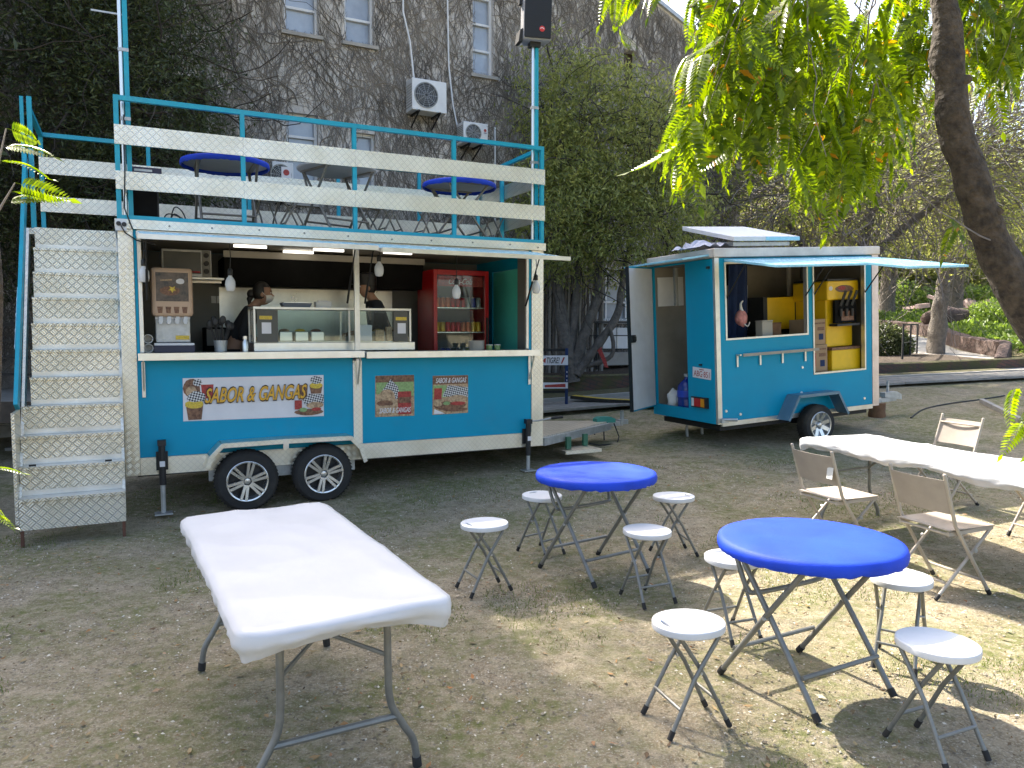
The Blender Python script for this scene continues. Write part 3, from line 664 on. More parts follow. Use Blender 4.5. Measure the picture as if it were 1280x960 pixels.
def frond_template(pairs, length, leaf, droop, width):
    Cc, D = [], []
    for i in range(pairs):
        t = .12+.88*(i+.5)/pairs; x = length*t; z = -droop*length*t*t; tan = np.array([1, 0, -2*droop*t]); tan /= np.linalg.norm(tan)
        for s_ in (-1, 1):
            Cc.append((x, 0, z)); d = tan*.62 + np.array([0, s_, -.12]); Cc[-1] = (x, 0, z); D.append(d/np.linalg.norm(d)*leaf*(math.sin(math.pi*min(1, .25+.72*t))**.6))
    Cc.append((length, 0, -droop*length)); D.append((leaf*.9, 0, -leaf*.5))
    Cc = np.array(Cc); D = np.array(D); n = len(Cc); ln = np.linalg.norm(D, axis=1, keepdims=True); S = unit(np.cross(D, [0, 0, 1.]))
    w = width*ln/leaf; up = np.array([0, 0, 1.])*w*.18
    V = np.stack([Cc, Cc+D*.45+S*w*.5+up, Cc+D, Cc+D*.45-S*w*.5+up], 1).reshape(-1, 3)
    F = (np.array([[0,1,2],[0,2,3]])[None] + (np.arange(n)*4)[:,None,None]).reshape(-1, 3)
    k = len(V); ts = np.linspace(0, 1, 6); st = []
    for t in ts: c = np.array([length*t, 0, -droop*length*t*t]); st += [c+[0, .0018, 0], c-[0, .0018, 0]]
    V = np.concatenate([V, st]); F2 = []
    for i in range(5): a = k+2*i; F2 += [(a, a+1, a+3), (a, a+3, a+2)]
    return V, np.concatenate([F, F2])
FR = [frond_template(14, 1., .26, .25, .10), frond_template(12, 1., .28, .45, .11), frond_template(15, 1., .24, .65, .095)]
def place_fronds(P, D, S):
    parts = []; which = RNG.integers(0, 3, len(P))
    for w in range(3):
        k = which == w; V, F = FR[w]; p, d, s_ = P[k], unit(D[k]), S[k]; n = len(p)
        if not n: continue
        side = unit(np.cross(np.array([0, 0, 1.])[None] + RNG.normal(size=(n, 3))*.5, d)); up = np.cross(d, side)
        Rm = np.stack([d, side, up], 2)
        W_ = np.einsum('nij,vj->nvi', Rm, V)*s_[:,None,None] + p[:,None]
        Fk = F[None] + (np.arange(n)*len(V))[:,None,None]; parts.append((W_.reshape(-1, 3), Fk.reshape(-1, 3)))
    return merge(parts)
M['leaf_feather'] = leaf_mat('feather_leaf', (.055, .10, .008), (.22, .30, .02), .58, (.46, .22, .02), .3)
M['leaf_dark'] = leaf_mat('dark_leaf', (.03, .043, .016), (.10, .122, .045), .3)
M['leaf_mid'] = leaf_mat('mid_leaf', (.115, .145, .042), (.40, .42, .14), .45)
M['leaf_far'] = leaf_mat('far_leaf', (.09, .11, .035), (.24, .27, .09), .45)
M['leaf_green'] = leaf_mat('garden_leaf', (.07, .12, .025), (.22, .30, .07), .45)
M['twig'] = pm('twig', (.19, .168, .15), .9, var=.4)
M['twig_dark'] = pm('twig_dark', (.045, .036, .03), .9, var=.4)

# ------------------------------------------------------------------ feathery-leaved tree with the leaning trunk
ft = thing('feathery_tree', 'tree with a leaning brown trunk and drooping feathery bright green leaves beside the beige chairs', 'tree', (4.3, 5.1, -.02))
O = np.array(ft.location)
rel = lambda pts: [tuple(np.array(p)-O) for p in pts]
trunk('trunk', [(rel([(4.45, 5.15, -.1), (4.1, 5.1, .7), (3.62, 5.02, 1.45), (3.32, 5, 1.87), (3.11, 5, 2.25), (2.93, 5, 2.68), (2.79, 5, 3.2), (2.72, 5, 3.8), (2.62, 5.1, 4.6)]), .14, .078)], 'bark', ft)
trunk('limb', [(rel([(2.64, 5.08, 4.4), (2.2, 5.0, 4.9), (1.5, 4.9, 5.1), (.7, 5.0, 4.9)]), .08, .02), (rel([(2.62, 5.1, 4.5), (2.7, 5.8, 5.3), (2.4, 6.6, 5.6), (1.6, 7.2, 5.5)]), .08, .02),
               (rel([(2.62, 5.05, 4.5), (3.2, 4.7, 5.1), (4.2, 4.4, 5.3)]), .07, .02), (rel([(2.65, 5.05, 4.3), (2.2, 4.0, 4.9), (1.4, 3.2, 5.1)]), .06, .02)], 'bark', ft)
for q in ((rel([(2.92, 5.0, 2.72), (2.97, 4.98, 2.78), (2.99, 4.97, 2.80)]), .05, .03), (rel([(3.02, 4.95, 2.42), (3.07, 4.93, 2.45), (3.09, 4.92, 2.47)]), .045, .028), (rel([(2.78, 4.96, 3.25), (2.85, 4.94, 3.27), (2.87, 4.94, 3.28)]), .04, .025)): trunk('stub', [q], 'bark', ft)
xb = [825, 850, 900, 950, 1000, 1060, 1100, 1140, 1200, 1290]; yb = [225, 255, 228, 228, 255, 278, 215, 150, 150, 130]
strands, radii, FP, FD, FS = [], [], [], [], []
def twig_with_fronds(p0, p1, n, size, sag=.12):
    p0 = np.array(p0); p1 = np.array(p1); t = np.linspace(0, 1, 8)[:,None]; P = p0 + (p1-p0)*t; P[:,2] -= sag*(t[:,0]*(1-t[:,0]))*-2
    P += RNG.normal(size=P.shape)*.015; strands.append(P); radii.append(.006)
    for k in range(n):
        f = .15 + .85*(k+RNG.random())/n; i = min(int(f*7), 6); b_ = P[i]+(P[i+1]-P[i])*(f*7-i)
        an = RNG.random()*6.283; d = np.array([math.cos(an)*.75, math.sin(an)*.75, -.55-.5*RNG.random()]); FP.append(b_); FD.append(d); FS.append(size*(.7+.6*RNG.random()))
for k in range(150):
    px = RNG.uniform(832, 1290); yy = RNG.uniform(4.0, 6.2) if px < 1060 else RNG.uniform(5.35, 6.6); sl = (px-640)/960; x = sl*yy
    ylow = np.interp(px, xb, yb) - abs(RNG.normal())*55; z1 = 1.69 + (415-ylow)/962*yy + .16; z0 = z1 + RNG.uniform(.5, 1.3); sh_ = .38 if px < 930 else 0
    if px > 1100 and RNG.random() < .35: continue
    twig_with_fronds((x+sh_+RNG.normal()*.15, yy+RNG.normal()*.2, z0), (x, yy, z1), 8, .29)
for k in range(34):     # crown above and around, outside the picture
    a = RNG.uniform(0, 6.283); rr = 2.6*RNG.random()**.5; x = 2.6+rr*math.cos(a)*.9; yy = 5.2+rr*math.sin(a)*1.1; z1 = RNG.uniform(4.3, 5.6)
    twig_with_fronds((x, yy, z1+.5), (x+RNG.normal()*.2, yy+RNG.normal()*.2, z1), 11, .3)
for px, py, yy in ((748, 55, 4.7), (768, 25, 4.6), (765, 80, 4.7), (815, 25, 4.9)):
    x = (px-640)/960*yy; z = 1.69+(415-py)/962*yy; twig_with_fronds((x+.25, yy+.1, z+.6), (x+.04, yy, z+.12), 3, .22)
twig_with_fronds((3.02, 4.9, 2.25), (2.35, 4.7, 2.62), 3, .2, -.05); twig_with_fronds((3.9, 5.0, 1.0), (3.2, 4.85, 1.38), 7, .27, -.05); twig_with_fronds((3.95, 5.0, .9), (3.26, 4.8, 1.22), 8, .25); twig_with_fronds((3.9, 5.0, .9), (3.2, 4.75, 1.15), 6, .22)
twig_with_fronds((3.4, 4.9, 1.8), (3.5, 4.8, 1.55), 2, .2)
V, F = tubes3(strands, radii); link('twigs', npmesh('twigs', V-O, F, 'twig'), ft)
V, F = place_fronds(np.array(FP), np.array(FD), np.array(FS)); link('crown', npmesh('crown', V-O, F, 'leaf_feather'), ft)

# sapling close on the left
sp = thing('sapling', 'thin sapling with bright yellow green leaves beside the metal staircase', 'sapling', (-1.25, 1.6, -.02)); O = np.array(sp.location)
trunk('trunk', [(rel([(-1.25, 1.62, -.05), (-1.17, 1.6, .9), (-1.085, 1.6, 1.6), (-1.075, 1.6, 1.9), (-1.12, 1.6, 2.5)]), .022, .012)], 'bark', sp)
strands, radii, FP, FD, FS = [], [], [], [], []
for p0, p1, n in (((-1.08, 1.6, 1.93), (-1.02, 1.58, 2.10), 3), ((-1.08, 1.6, 1.90), (-1.0, 1.57, 1.99), 3), ((-1.115, 1.6, 1.38), (-1.10, 1.58, 1.42), 2), ((-1.115, 1.6, 1.25), (-1.12, 1.58, 1.35), 2)):
    strands.append(np.linspace(p0, p1, 5)); radii.append(.004)
    for k in range(n): FP.append(np.array(p0)+(np.array(p1)-p0)*(.6+.4*k/max(1, n-1))); FD.append(np.array([.9+.1*RNG.normal(), -.2*RNG.normal(), .25-.5*k/max(1, n-1)])); FS.append((.09 if p0[2] > 1.7 else .06)+.02*RNG.random())
V, F = tubes3(strands, radii); link('twigs', npmesh('twigs', V-O, F, 'twig'), sp)
V, F = place_fronds(np.array(FP), np.array(FD), np.array(FS)); link('crown', npmesh('crown', V-O, F, 'leaf_feather'), sp)

# ------------------------------------------------------------------ general broad trees
def make_tree(name, label, base, trunks, ells, nleaf, clump, L, Wd, mat, bark='bark_grey', twigs=200, twig_mat='twig_dark', group=None, droop=.5, shell=.5):
    t = thing(name, label, 'tree', base, group=group); O = np.array(base)
    trunk('trunk', [([tuple(np.array(p)) for p in pts], r0, r1) for pts, r0, r1 in trunks], bark, t)
    if nleaf:
        per = 26; P = clumps(ells, nleaf//per, per, clump, shell); D = RNG.normal(size=P.shape); D[:,2] = D[:,2]*.6 - droop
        V, F = leaf_quads(P, D, L*(.6+.8*RNG.random(len(P))), Wd*(.6+.8*RNG.random(len(P)))); link('crown', npmesh('crown', V, F, mat), t)
    if twigs:
        st, ra = [], []
        for k in range(twigs):
            c, r, w = ells[RNG.integers(len(ells))]; d = unit(RNG.normal(size=3)); p = np.array(c)+d*np.array(r)*RNG.uniform(.1, .8)
            st.append(walk3(p, d, 9, .16*max(r)/1.5, .35, (0, 0, -.03))); ra.append(RNG.uniform(.005, .018))
        V, F = tubes3(st, ra); link('twigs', npmesh('twigs', V, F, twig_mat), t)
    return t
make_tree('broadleaf_tree', 'multi-stemmed tree with fine drooping green leaves between the two trailers', (1.1, 14.35, .9),
    [([(0,0,-.15),(-.12,0,.7),(-.25,.1,1.6),(-.5,.1,2.8)], .17, .06), ([(.02,0,0),(.25,0,.75),(.5,0,1.6),(.5,.1,3)], .13, .05), ([(.1,-.05,0),(.5,0,.55),(.85,0,1.1),(.95,.0,1.75),(1.1,.1,2.4)], .10, .04),
     ([(-.05,0,.3),(.1,.1,1.3),(.15,.2,2.6),(.2,.1,4)], .10, .04), ([(.1,0,.1),(.75,-.05,.35),(.72,-.05,.9)], .05, .035)],
    [((.55, .0, 4.2), (1.45, 1.0, 1.7), 3), ((.0, -.4, 3.0), (1.25, .9, 1.2), 1.6), ((1.5, -.3, 2.9), (1.15, .9, 1.1), 1.4), ((-.35, .1, 5.0), (.8, .7, 1.3), .6), ((1.5, 0, 4.6), (.8, .8, 1.1), .6), ((.3, 0, 2.1), (1.5, .8, .5), .5)],
    34000, .30, .10, .028, 'leaf_mid', twigs=260, droop=.9, shell=.3)
make_tree('evergreen_tree', 'tall dark evergreen tree behind the metal staircase', (-6.6, 11.2, -.05),
    [([(0,0,-.1),(.1,0,3),(.1,.1,6),(.3,0,10)], .26, .06), ([(.1,.05,5),(.9,-.1,7.2),(2.2,-.4,9.6)], .12, .04)],
    [((-.3, 0, 5.2), (2.2, 1.5, 3.0), 3), ((1.2, -.2, 4.9), (1.4, 1.1, 2.4), 1.6), ((.6, .0, 8.6), (2.6, 1.7, 2.4), 2), ((-1.8, -.6, 3.4), (1.4, 1., 1.7), 1)],
    105000, .45, .085, .022, 'leaf_dark', twigs=420, droop=.6)
make_tree('evergreen_tree', 'broad dark evergreen tree crowding the corner of the building', (-9.5, 8.0, -.05),
    [([(0,0,-.1),(.1,0,3),(.1,.1,6),(0,0,9)], .28, .06)],
    [((.2, 0, 6.8), (2.8, 2.2, 3.4), 3), ((1.6, .3, 5.2), (1.8, 1.6, 2.4), 1)], 30000, .6, .17, .05, 'leaf_dark', twigs=120, droop=.5)
make_tree('forked_tree', 'slender grey tree with a forked trunk growing beside the concrete path', (12.0, 21.76, 1.05),
    [([(0,0,-.1),(.05,0,1.2),(.15,0,2.2),(.1,.1,4.2)], .26, .12), ([(.14,0,1.9),(.5,0,2.6),(1.1,.1,3.6)], .16, .08)],
    [((.2, 0, 4.6), (3.2, 2, 1.6), 2), ((1.2, .2, 6.4), (3., 2, 1.6), 1)], 9000, .6, .16, .05, 'leaf_mid', twigs=200)
make_tree('bare_tree', 'tangled bare grey tree overhanging the far end of the blue ice cream trailer', (7.4, 17.2, .7),
    [([(0,0,-.1),(.1,0,1.5),(.4,0,3),(.8,.1,5)], .24, .08), ([(.1,0,1.2),(-.6,0,2.4),(-1.4,.1,3.6)], .14, .05), ([(.3,0,2.4),(1.4,0,3.4),(2.6,.1,4.2)], .12, .05)],
    [((.6, 0, 4.3), (3.4, 1.4, 2.2), 2), ((-1.2, .2, 4.0), (2.2, 1.2, 2.0), 1), ((2.8, .3, 5), (2.4, 1.4, 2.2), 1)], 11000, .5, .14, .04, 'leaf_mid', twigs=1500, twig_mat='twig')
make_tree('shade_tree', 'dark leafy shade tree behind the hedge at the top of the path', (17.2, 35.5, 2.2),
    [([(0,0,-.1),(.1,0,2),(.2,0,4),(.1,.1,6)], .4, .15)], [((0, 0, 5.2), (5, 3, 3), 3), ((-3, -1, 4.2), (3, 2, 1.8), 1)], 8000, .8, .3, .12, 'leaf_far', twigs=80)
make_tree('shade_tree', 'dark shade tree with a thick trunk beside the dirt track', (21.6, 38, 2.5),
    [([(0,0,-.1),(.1,0,2),(.2,0,4),(.1,.1,6)], .55, .2)], [((0, 0, 5.6), (4.6, 3, 2.8), 3), ((3, -1, 5.6), (3, 2, 1.8), 1)], 7000, .8, .3, .12, 'leaf_far', twigs=80)
for k, (x, y, hh, lab) in enumerate(((10, 29, 8.5, 'leafy tree standing behind the far end of the vine building'), (24, 52, 13, 'sunlit pale green tree far beyond the dirt track'), (38, 50, 11, 'hazy round tree at the far edge of the garden'), (36, 36, 8, 'grey green tree rising behind the flower bed'), (12, 50, 13, 'tall tree far behind the picnic table'), (46, 62, 12, 'pale distant tree beyond the rubble'))):
    z0 = g(x, y); make_tree('leafy_tree', lab, (x, y, z0), [([(0,0,-.1),(.2,0,hh*.3),(0,.1,hh*.8)], .35, .1)], [((0, 0, hh*.62), (hh*.36, hh*.3, hh*.36), 3), ((hh*.2, 0, hh*.4), (hh*.25, hh*.25, hh*.2), 1)], 9000, hh*.09, hh*.033, hh*.013, 'leaf_far', twigs=160, twig_mat='twig', group='background trees')
# hedges, shrubs, ground cover
def shrub(name, label, cat, c, r, n, L, Wd, mat, kind=None, group=None):
    P = np.array(c) + unit(RNG.normal(size=(n, 3)))*RNG.uniform(.55, 1, (n, 1))*np.array(r); P[:,2] = np.maximum(P[:,2], c[2]-r[2]*.5)
    D = RNG.normal(size=P.shape); D[:,2] += .4; V, F = leaf_quads(P-np.array(c), D, L*(.6+.8*RNG.random(n)), Wd)
    t = thing(name, label, cat, c, group=group); link('foliage', npmesh('foliage', V, F, mat), t)
    st = [walk3((RNG.normal()*.1*r[0], RNG.normal()*.1*r[1], -r[2]), (RNG.normal()*.4, RNG.normal()*.4, 1), 6, r[2]*.22, .2) for _ in range(8)]
    V, F = tubes3(st, [.012]*8); link('stems', npmesh('stems', V, F, 'twig_dark'), t); return t
shrub('hedge_shrub', 'dense dark green shrub at the end of the ice cream trailer', 'shrub', (9.3, 19.4, 1.35), (.75, .7, .6), 5000, .09, .05, 'leaf_dark')
shrub('potted_shrub', 'small dark spiky shrub beside the iron railing', 'shrub', (10.5, 20.6, 1.2), (.25, .3, .35), 900, .12, .03, 'leaf_dark')
shrub('clipped_hedge', 'low clipped hedge across the top of the path', 'hedge', (14.2, 32.6, 2.15), (2.6, .8, .55), 8000, .1, .06, 'leaf_green')
shrub('flowering_bush', 'bright green leafy bush beside the stone wall', 'bush', (17.8, 27.8, 2.1), (1.6, 1.2, .8), 6000, .16, .06, 'leaf_green')
shrub('flowering_bush', 'green bush with pale blossom beside the leaning trunk', 'bush', (17.2, 24.2, 1.7), (1.4, 1.0, .7), 5000, .14, .06, 'leaf_green')
x = RNG.uniform(13.2, 24, 34000); y = RNG.uniform(19.5, 36, 34000); k = (x > np.interp(y, [19, 20.5, 22.4, 24.2, 25.9, 29.2, 31, 36], [13.6, 13.5, 13.6, 14.1, 14.7, 15.3, 15.0, 17.5])); x, y = x[k], y[k]
hh = .28 + .22*np.array([noise.noise((a*.8, b_*.8, 0)) for a, b_ in zip(x, y)]); P = np.stack([x, y, g_np(x, y)+hh*RNG.random(len(x))+.12], 1); D = RNG.normal(size=P.shape); D[:,2] = abs(D[:,2])
V, F = leaf_quads(P, D, .2, .09); tag(link('ground_cover', npmesh('ground_cover', V, F, 'leaf_green')), 'green leafy ground cover filling the bed above the stone wall', 'ground cover', kind='stuff')
# far rubble heap, picnic table, timber gate, boulder
pt = thing('picnic_table', 'dark picnic table with benches standing on the sunlit track', 'picnic table', (16.3, 37.4, g(16.3, 37.4)), (0, 0, R(8)))
for q in range(5): MB().bx(-1.1, 1.1, -.40+q*.16, -.40+q*.16+.15, .72, .76).build('top_board', 'wood_dark', pt)
for q in (-.72, .52): MB().bx(-1.1, 1.1, q, q+.22, .42, .46).build('bench', 'wood_dark', pt)
for q in (-.8, .8):
    for s_ in (-1, 1): MB().bar((q, -.25*s_, .72), (q, .6*s_, -.05), .09).build('leg', 'wood_dark', pt)
    MB().bx(q-.04, q+.04, -.7, .7, .36, .415).build('crossbar', 'wood_dark', pt)
gt_ = thing('timber_gate', 'pale slatted timber gate beyond the picnic table', 'gate', (17.2, 43, g(17.2, 43)), (0, 0, R(5)))
for q in range(9): MB().bx(-1.6+q*.22, -1.6+q*.22+.18, 0, .04, 0, 1.5).build('slat', 'wood_brown', gt_)
for q in (.3, 1.2): MB().bx(-1.65, .4, .045, .09, q, q+.1).build('rail', 'wood_brown', gt_)
mb = MB()
for q in range(60): c = (RNG.normal()*1.2, RNG.normal()*.6, abs(RNG.normal())*.2-.3); mb.bar(c, tuple(np.array(c)+RNG.normal(size=3)*np.array([.4, .4, .12])), RNG.uniform(.08, .25))
tag(mb.build('rubble_heap', pm('rubble', (.42, .36, .33), .9, var=.5, scale=.8, col2=(.5, .36, .32)), None, loc=(25.5, 43, g(25.5, 43)+.4)), 'heap of pale and reddish rubble beyond the garden', 'rubble')
mb = MB().ell((0, 0, .3), (.95, .5, .42), 18, 12)
for q, v in enumerate(mb.v): mb.v[q] = tuple(Vector(v)*(1+.22*noise.noise(Vector(v)*1.6)))
tag(mb.build('boulder', 'stone', None, smooth=60, loc=(15.9, 28.0, g(15.9, 28.0)+.28)), 'rounded dark boulder in the garden behind the forked tree', 'boulder')
mb = MB()
for q in range(4): mb.bx(0, .07, q*.55, q*.55+.53, -.1, .06)
tag(mb.build('stone_kerb', 'concrete', None, loc=(7.05, 10.3, g(7.05, 10.3)+.01), bevel=.01), 'grey stone kerb edging the bed near the leaning trunk', 'kerb', kind='structure').rotation_euler = (.085, 0, R(-14))

# a wood closing the view beyond the track
n = 46000; x = RNG.uniform(-6, 95, n); y = 50 + RNG.uniform(0, 16, n) + .12*np.abs(x-20); top = 7 + 4*np.array([noise.noise((a*.16, 0, 2)) for a in x]) + 2.5*np.array([noise.noise((a*.6, b_*.3, 5)) for a, b_ in zip(x, y)])
P = np.stack([x, y, g_np(x, y) + np.maximum(1, top)*RNG.random(n)**.8], 1); D = RNG.normal(size=P.shape); V, F = leaf_quads(P, D, .75, .4)
tag(link('distant_wood', npmesh('distant_wood', V, F, 'leaf_far')), 'distant belt of trees closing the view beyond the track', 'woodland', kind='stuff')
n = 12000; x = RNG.uniform(8, 40, n); y = 44.5 + RNG.uniform(0, 3, n); P = np.stack([x, y, g_np(x, y) + RNG.random(n)*(1.3+.9*np.array([noise.noise((a*.5, 0, 2)) for a in x]))], 1); V, F = leaf_quads(P, RNG.normal(size=P.shape), .3, .14)
tag(link('scrub', npmesh('scrub', V, F, 'leaf_green')), 'sunlit yellow green scrub along the far side of the track', 'scrub', kind='stuff')
for o in list(bpy.data.objects):
    if o.name.split('.')[0] in ('twigs', 'stems'): o['kind'] = 'stuff'
# ------------------------------------------------------------------ big food trailer (local frame: x along, y inward, z up)
TO, TA = Vector((-3.483, 6.855, 0)), 26.4
TM = frame_of(TO, TA)
def Tp(u, v, z): return TM @ Vector((u, v, z))
tr = thing('food_trailer', 'large turquoise food trailer with tread plate trim and a railed deck on its roof', 'trailer', TO, (0, 0, R(TA)))
LEN, WID, DK = 4.28, 1.8, 2.69
def part(mb, name, mat, parent=tr, **k): return mb.build(name, mat, parent, **k)
part(MB().bx(.122, 2.085, 0, .03, .55, 1.43), 'side_panel', 'blue'); part(MB().bx(2.175, 4.13, 0, .03, .55, 1.43), 'side_panel', 'blue')
part(MB().bx(.118, .124, -.0025, .0, .56, 1.42).bx(.27, .273, -.0015, .0, .56, 1.42), 'panel_seam', 'blue')
part(MB().bx(2.085, 2.175, -.012, .03, .552, 1.40), 'divider_trim', 'plate_fine')
part(MB().bx(0, .12, -.01, .03, .39, 2.60), 'corner_trim', 'plate_fine'); part(MB().bx(4.132, LEN, -.01, .03, .39, 2.60), 'corner_trim', 'plate_fine')
part(MB().bx(.122, 4.13, -.014, .03, .39, .548), 'skirt', 'plate_fine')
part(MB().bx(0, .03, .032, WID, .39, 2.60), 'end_wall', 'blue'); part(MB().bx(4.25, LEN, .032, .55, .39, 2.60).bx(4.25, LEN, 1.30, WID, .39, 2.60).bx(4.25, LEN, .551, 1.299, 2.45, 2.60), 'end_wall', 'blue')
part(MB().bx(4.262, 4.274, .555, 1.295, .5, 2.445), 'end_door', 'tealdoor')
part(MB().bx(4.235, 4.248, .035, .55, .58, 2.58), 'inner_lining', 'wallin')
part(MB().bx(0, LEN, WID-.03, WID, .39, 2.60), 'rear_wall', 'blue')
part(MB().bx(.035, .05, .04, 1.75, .58, 2.58).bx(.055, 4.23, 1.74, 1.765, .58, 2.58), 'inner_lining', 'wallin')
part(MB().bx(.035, 4.245, .035, 1.76, .50, .56), 'floor', 'galv')
part(MB().bx(.035, 4.245, .035, 1.76, 2.585, 2.60), 'ceiling', 'cream')
part(MB().bx(.1, 4.2, .1, 1.7, .36, .47), 'chassis', 'iron')
# fascia and deck
for a, b_ in ((-.02, 2.28), (2.283, 4.30)): part(MB().bx(a, b_, -.03, -.0, 2.603, DK-.005), 'fascia', 'plate_fine')
part(MB().bx(-.02, LEN+.02, .001, WID, 2.603, 2.655), 'roof_deck', 'galv'); part(MB().bx(-.74, -.022, .76, WID, 2.60, 2.655), 'landing', 'plate')
part(MB().bx(.02, LEN-.02, .03, WID-.02, 2.657, 2.672), 'deck_mat', pm('deck_mat', (.02, .035, .035), .8, var=.3))
# window frame: jambs, mid post, head
for a, b_ in ((.124, .148), (4.104, 4.13)): part(MB().bx(a, b_, .0, .03, 1.432, 2.6), 'jamb_strip', 'blue')
for a, b_ in ((.15, .185), (2.115, 2.168), (4.07, 4.102)): part(MB().bx(a, b_, .002, .042, 1.502, 2.6), 'window_post', 'alu', bevel=.004)
part(MB().bx(.15, 4.10, .004, .05, 2.53, 2.60), 'window_head', 'alu')
# counter shelves and brackets
for a, b_, zz in ((.13, 2.17, 1.497), (2.19, 4.16, 1.487)):
    c_ = part(MB().bx(a, b_, -.14, .36, zz-.035, zz), 'counter_shelf', 'alu', bevel=.006); part(MB().bx(a, b_, -.152, -.141, zz-.06, zz+.004), 'edge_strip', 'steel', c_)
for u in (.17, 2.13, 4.10):
    part(MB().bx(u-.014, u+.014, -.02, -.0125, 1.10, 1.42).bar((u, -.02, 1.16), (u, -.13, 1.435), .014), 'shelf_bracket', 'alu')
# awning flaps (hinged at the head, sloping down outwards)
for a, b_, zo in ((.16, 2.10, 2.462), (2.16, 4.12, 2.45)):
    mb = MB(); vo = -.84; zi = 2.585
    mb.add([(a,-.035,zi),(b_,-.035,zi),(b_,vo,zo),(a,vo,zo),(a,-.035,zi-.022),(b_,-.035,zi-.022),(b_,vo,zo-.022),(a,vo,zo-.022)], [(0,1,2,3),(7,6,5,4),(0,4,5,1),(1,5,6,2),(2,6,7,3),(3,7,4,0)])
    fl = part(mb, 'awning_flap', 'skyblue')
    e = MB(); e.bar((a-.012, vo-.008, zo-.012), (b_+.012, vo-.008, zo-.012), .028, .04); e.bar((b_+.006, -.05, zi-.02), (b_+.006, vo, zo-.016), .02, .034); e.bar((a-.006, -.05, zi-.02), (a-.006, vo, zo-.016), .02, .034)
    e.bar((a+.02, vo*.5, (zi+zo)/2-.03), (b_-.02, vo*.5, (zi+zo)/2-.03), .03, .02)
    part(e, 'flap_frame', 'alu', fl)
    for u in (a+.06, b_-.06): part(MB().tube([(u, .0, 1.98), (u, -.32, 2.48)], .007, 6).tube([(u, .0, 1.98), (u, -.16, 2.24)], .011, 6), 'gas_strut', 'black', fl)
# railing
def posts(us, v, z0=DK-.02, z1=3.75):
    for u in us: part(MB().bx(u-.02, u+.02, v-.02, v+.02, z0, z1), 'rail_post', 'teal')
posts((.02, 1.07, 2.13, 3.20, 4.26), -.0); posts((-.70, .31, 1.36, 2.40, 3.44, 4.26), WID-.03)
for p, q in (((0, 0, 3.735), (4.28, 0, 3.735)), ((0, 0, 2.70), (4.28, 0, 2.70)), ((-.70, WID-.03, 3.735), (4.26, WID-.03, 3.735)), ((4.26, .02, 3.735), (4.26, WID-.05, 3.735)), ((-.70, .80, 3.735), (-.70, WID-.05, 3.735)), ((4.26, .02, 2.70), (4.26, WID-.05, 2.70))):
    part(MB().bar(p, q, .042, .042), 'top_rail', 'teal')
posts((4.26,), 1.03); posts((-.70,), .80, 2.66, 3.86)
for z0, z1 in ((2.94, 3.10), (3.33, 3.50)):
    for a, b_ in ((.0, 1.069), (1.071, 2.129), (2.131, 4.285)): part(MB().bx(a, b_, -.034, -.022, z0+random.uniform(-.004, .004), z1), 'rail_board', 'plate_board')
    for a, b_ in ((-.72, 1.36), (1.362, 4.26)): part(MB().bx(a, b_, WID-.075, WID-.053, z0, z1), 'rail_board', 'plate_board')
    part(MB().bx(4.284, 4.296, .0, WID-.03, z0, z1), 'rail_board', 'plate_board')
# bolts on the fascia
bm_ = MB().lathe([(.009, -.036), (.009, -.0305)], 8, (0, 0, 0), 'y').mesh('bolt', 'tube')
for u in (.1, .42, .78, 1.2, 1.62, 2.05, 2.5, 2.93, 3.4, 3.85, 4.2): link('bolt', bm_, tr, (u, 0, 2.645+random.uniform(-.01, .01)))
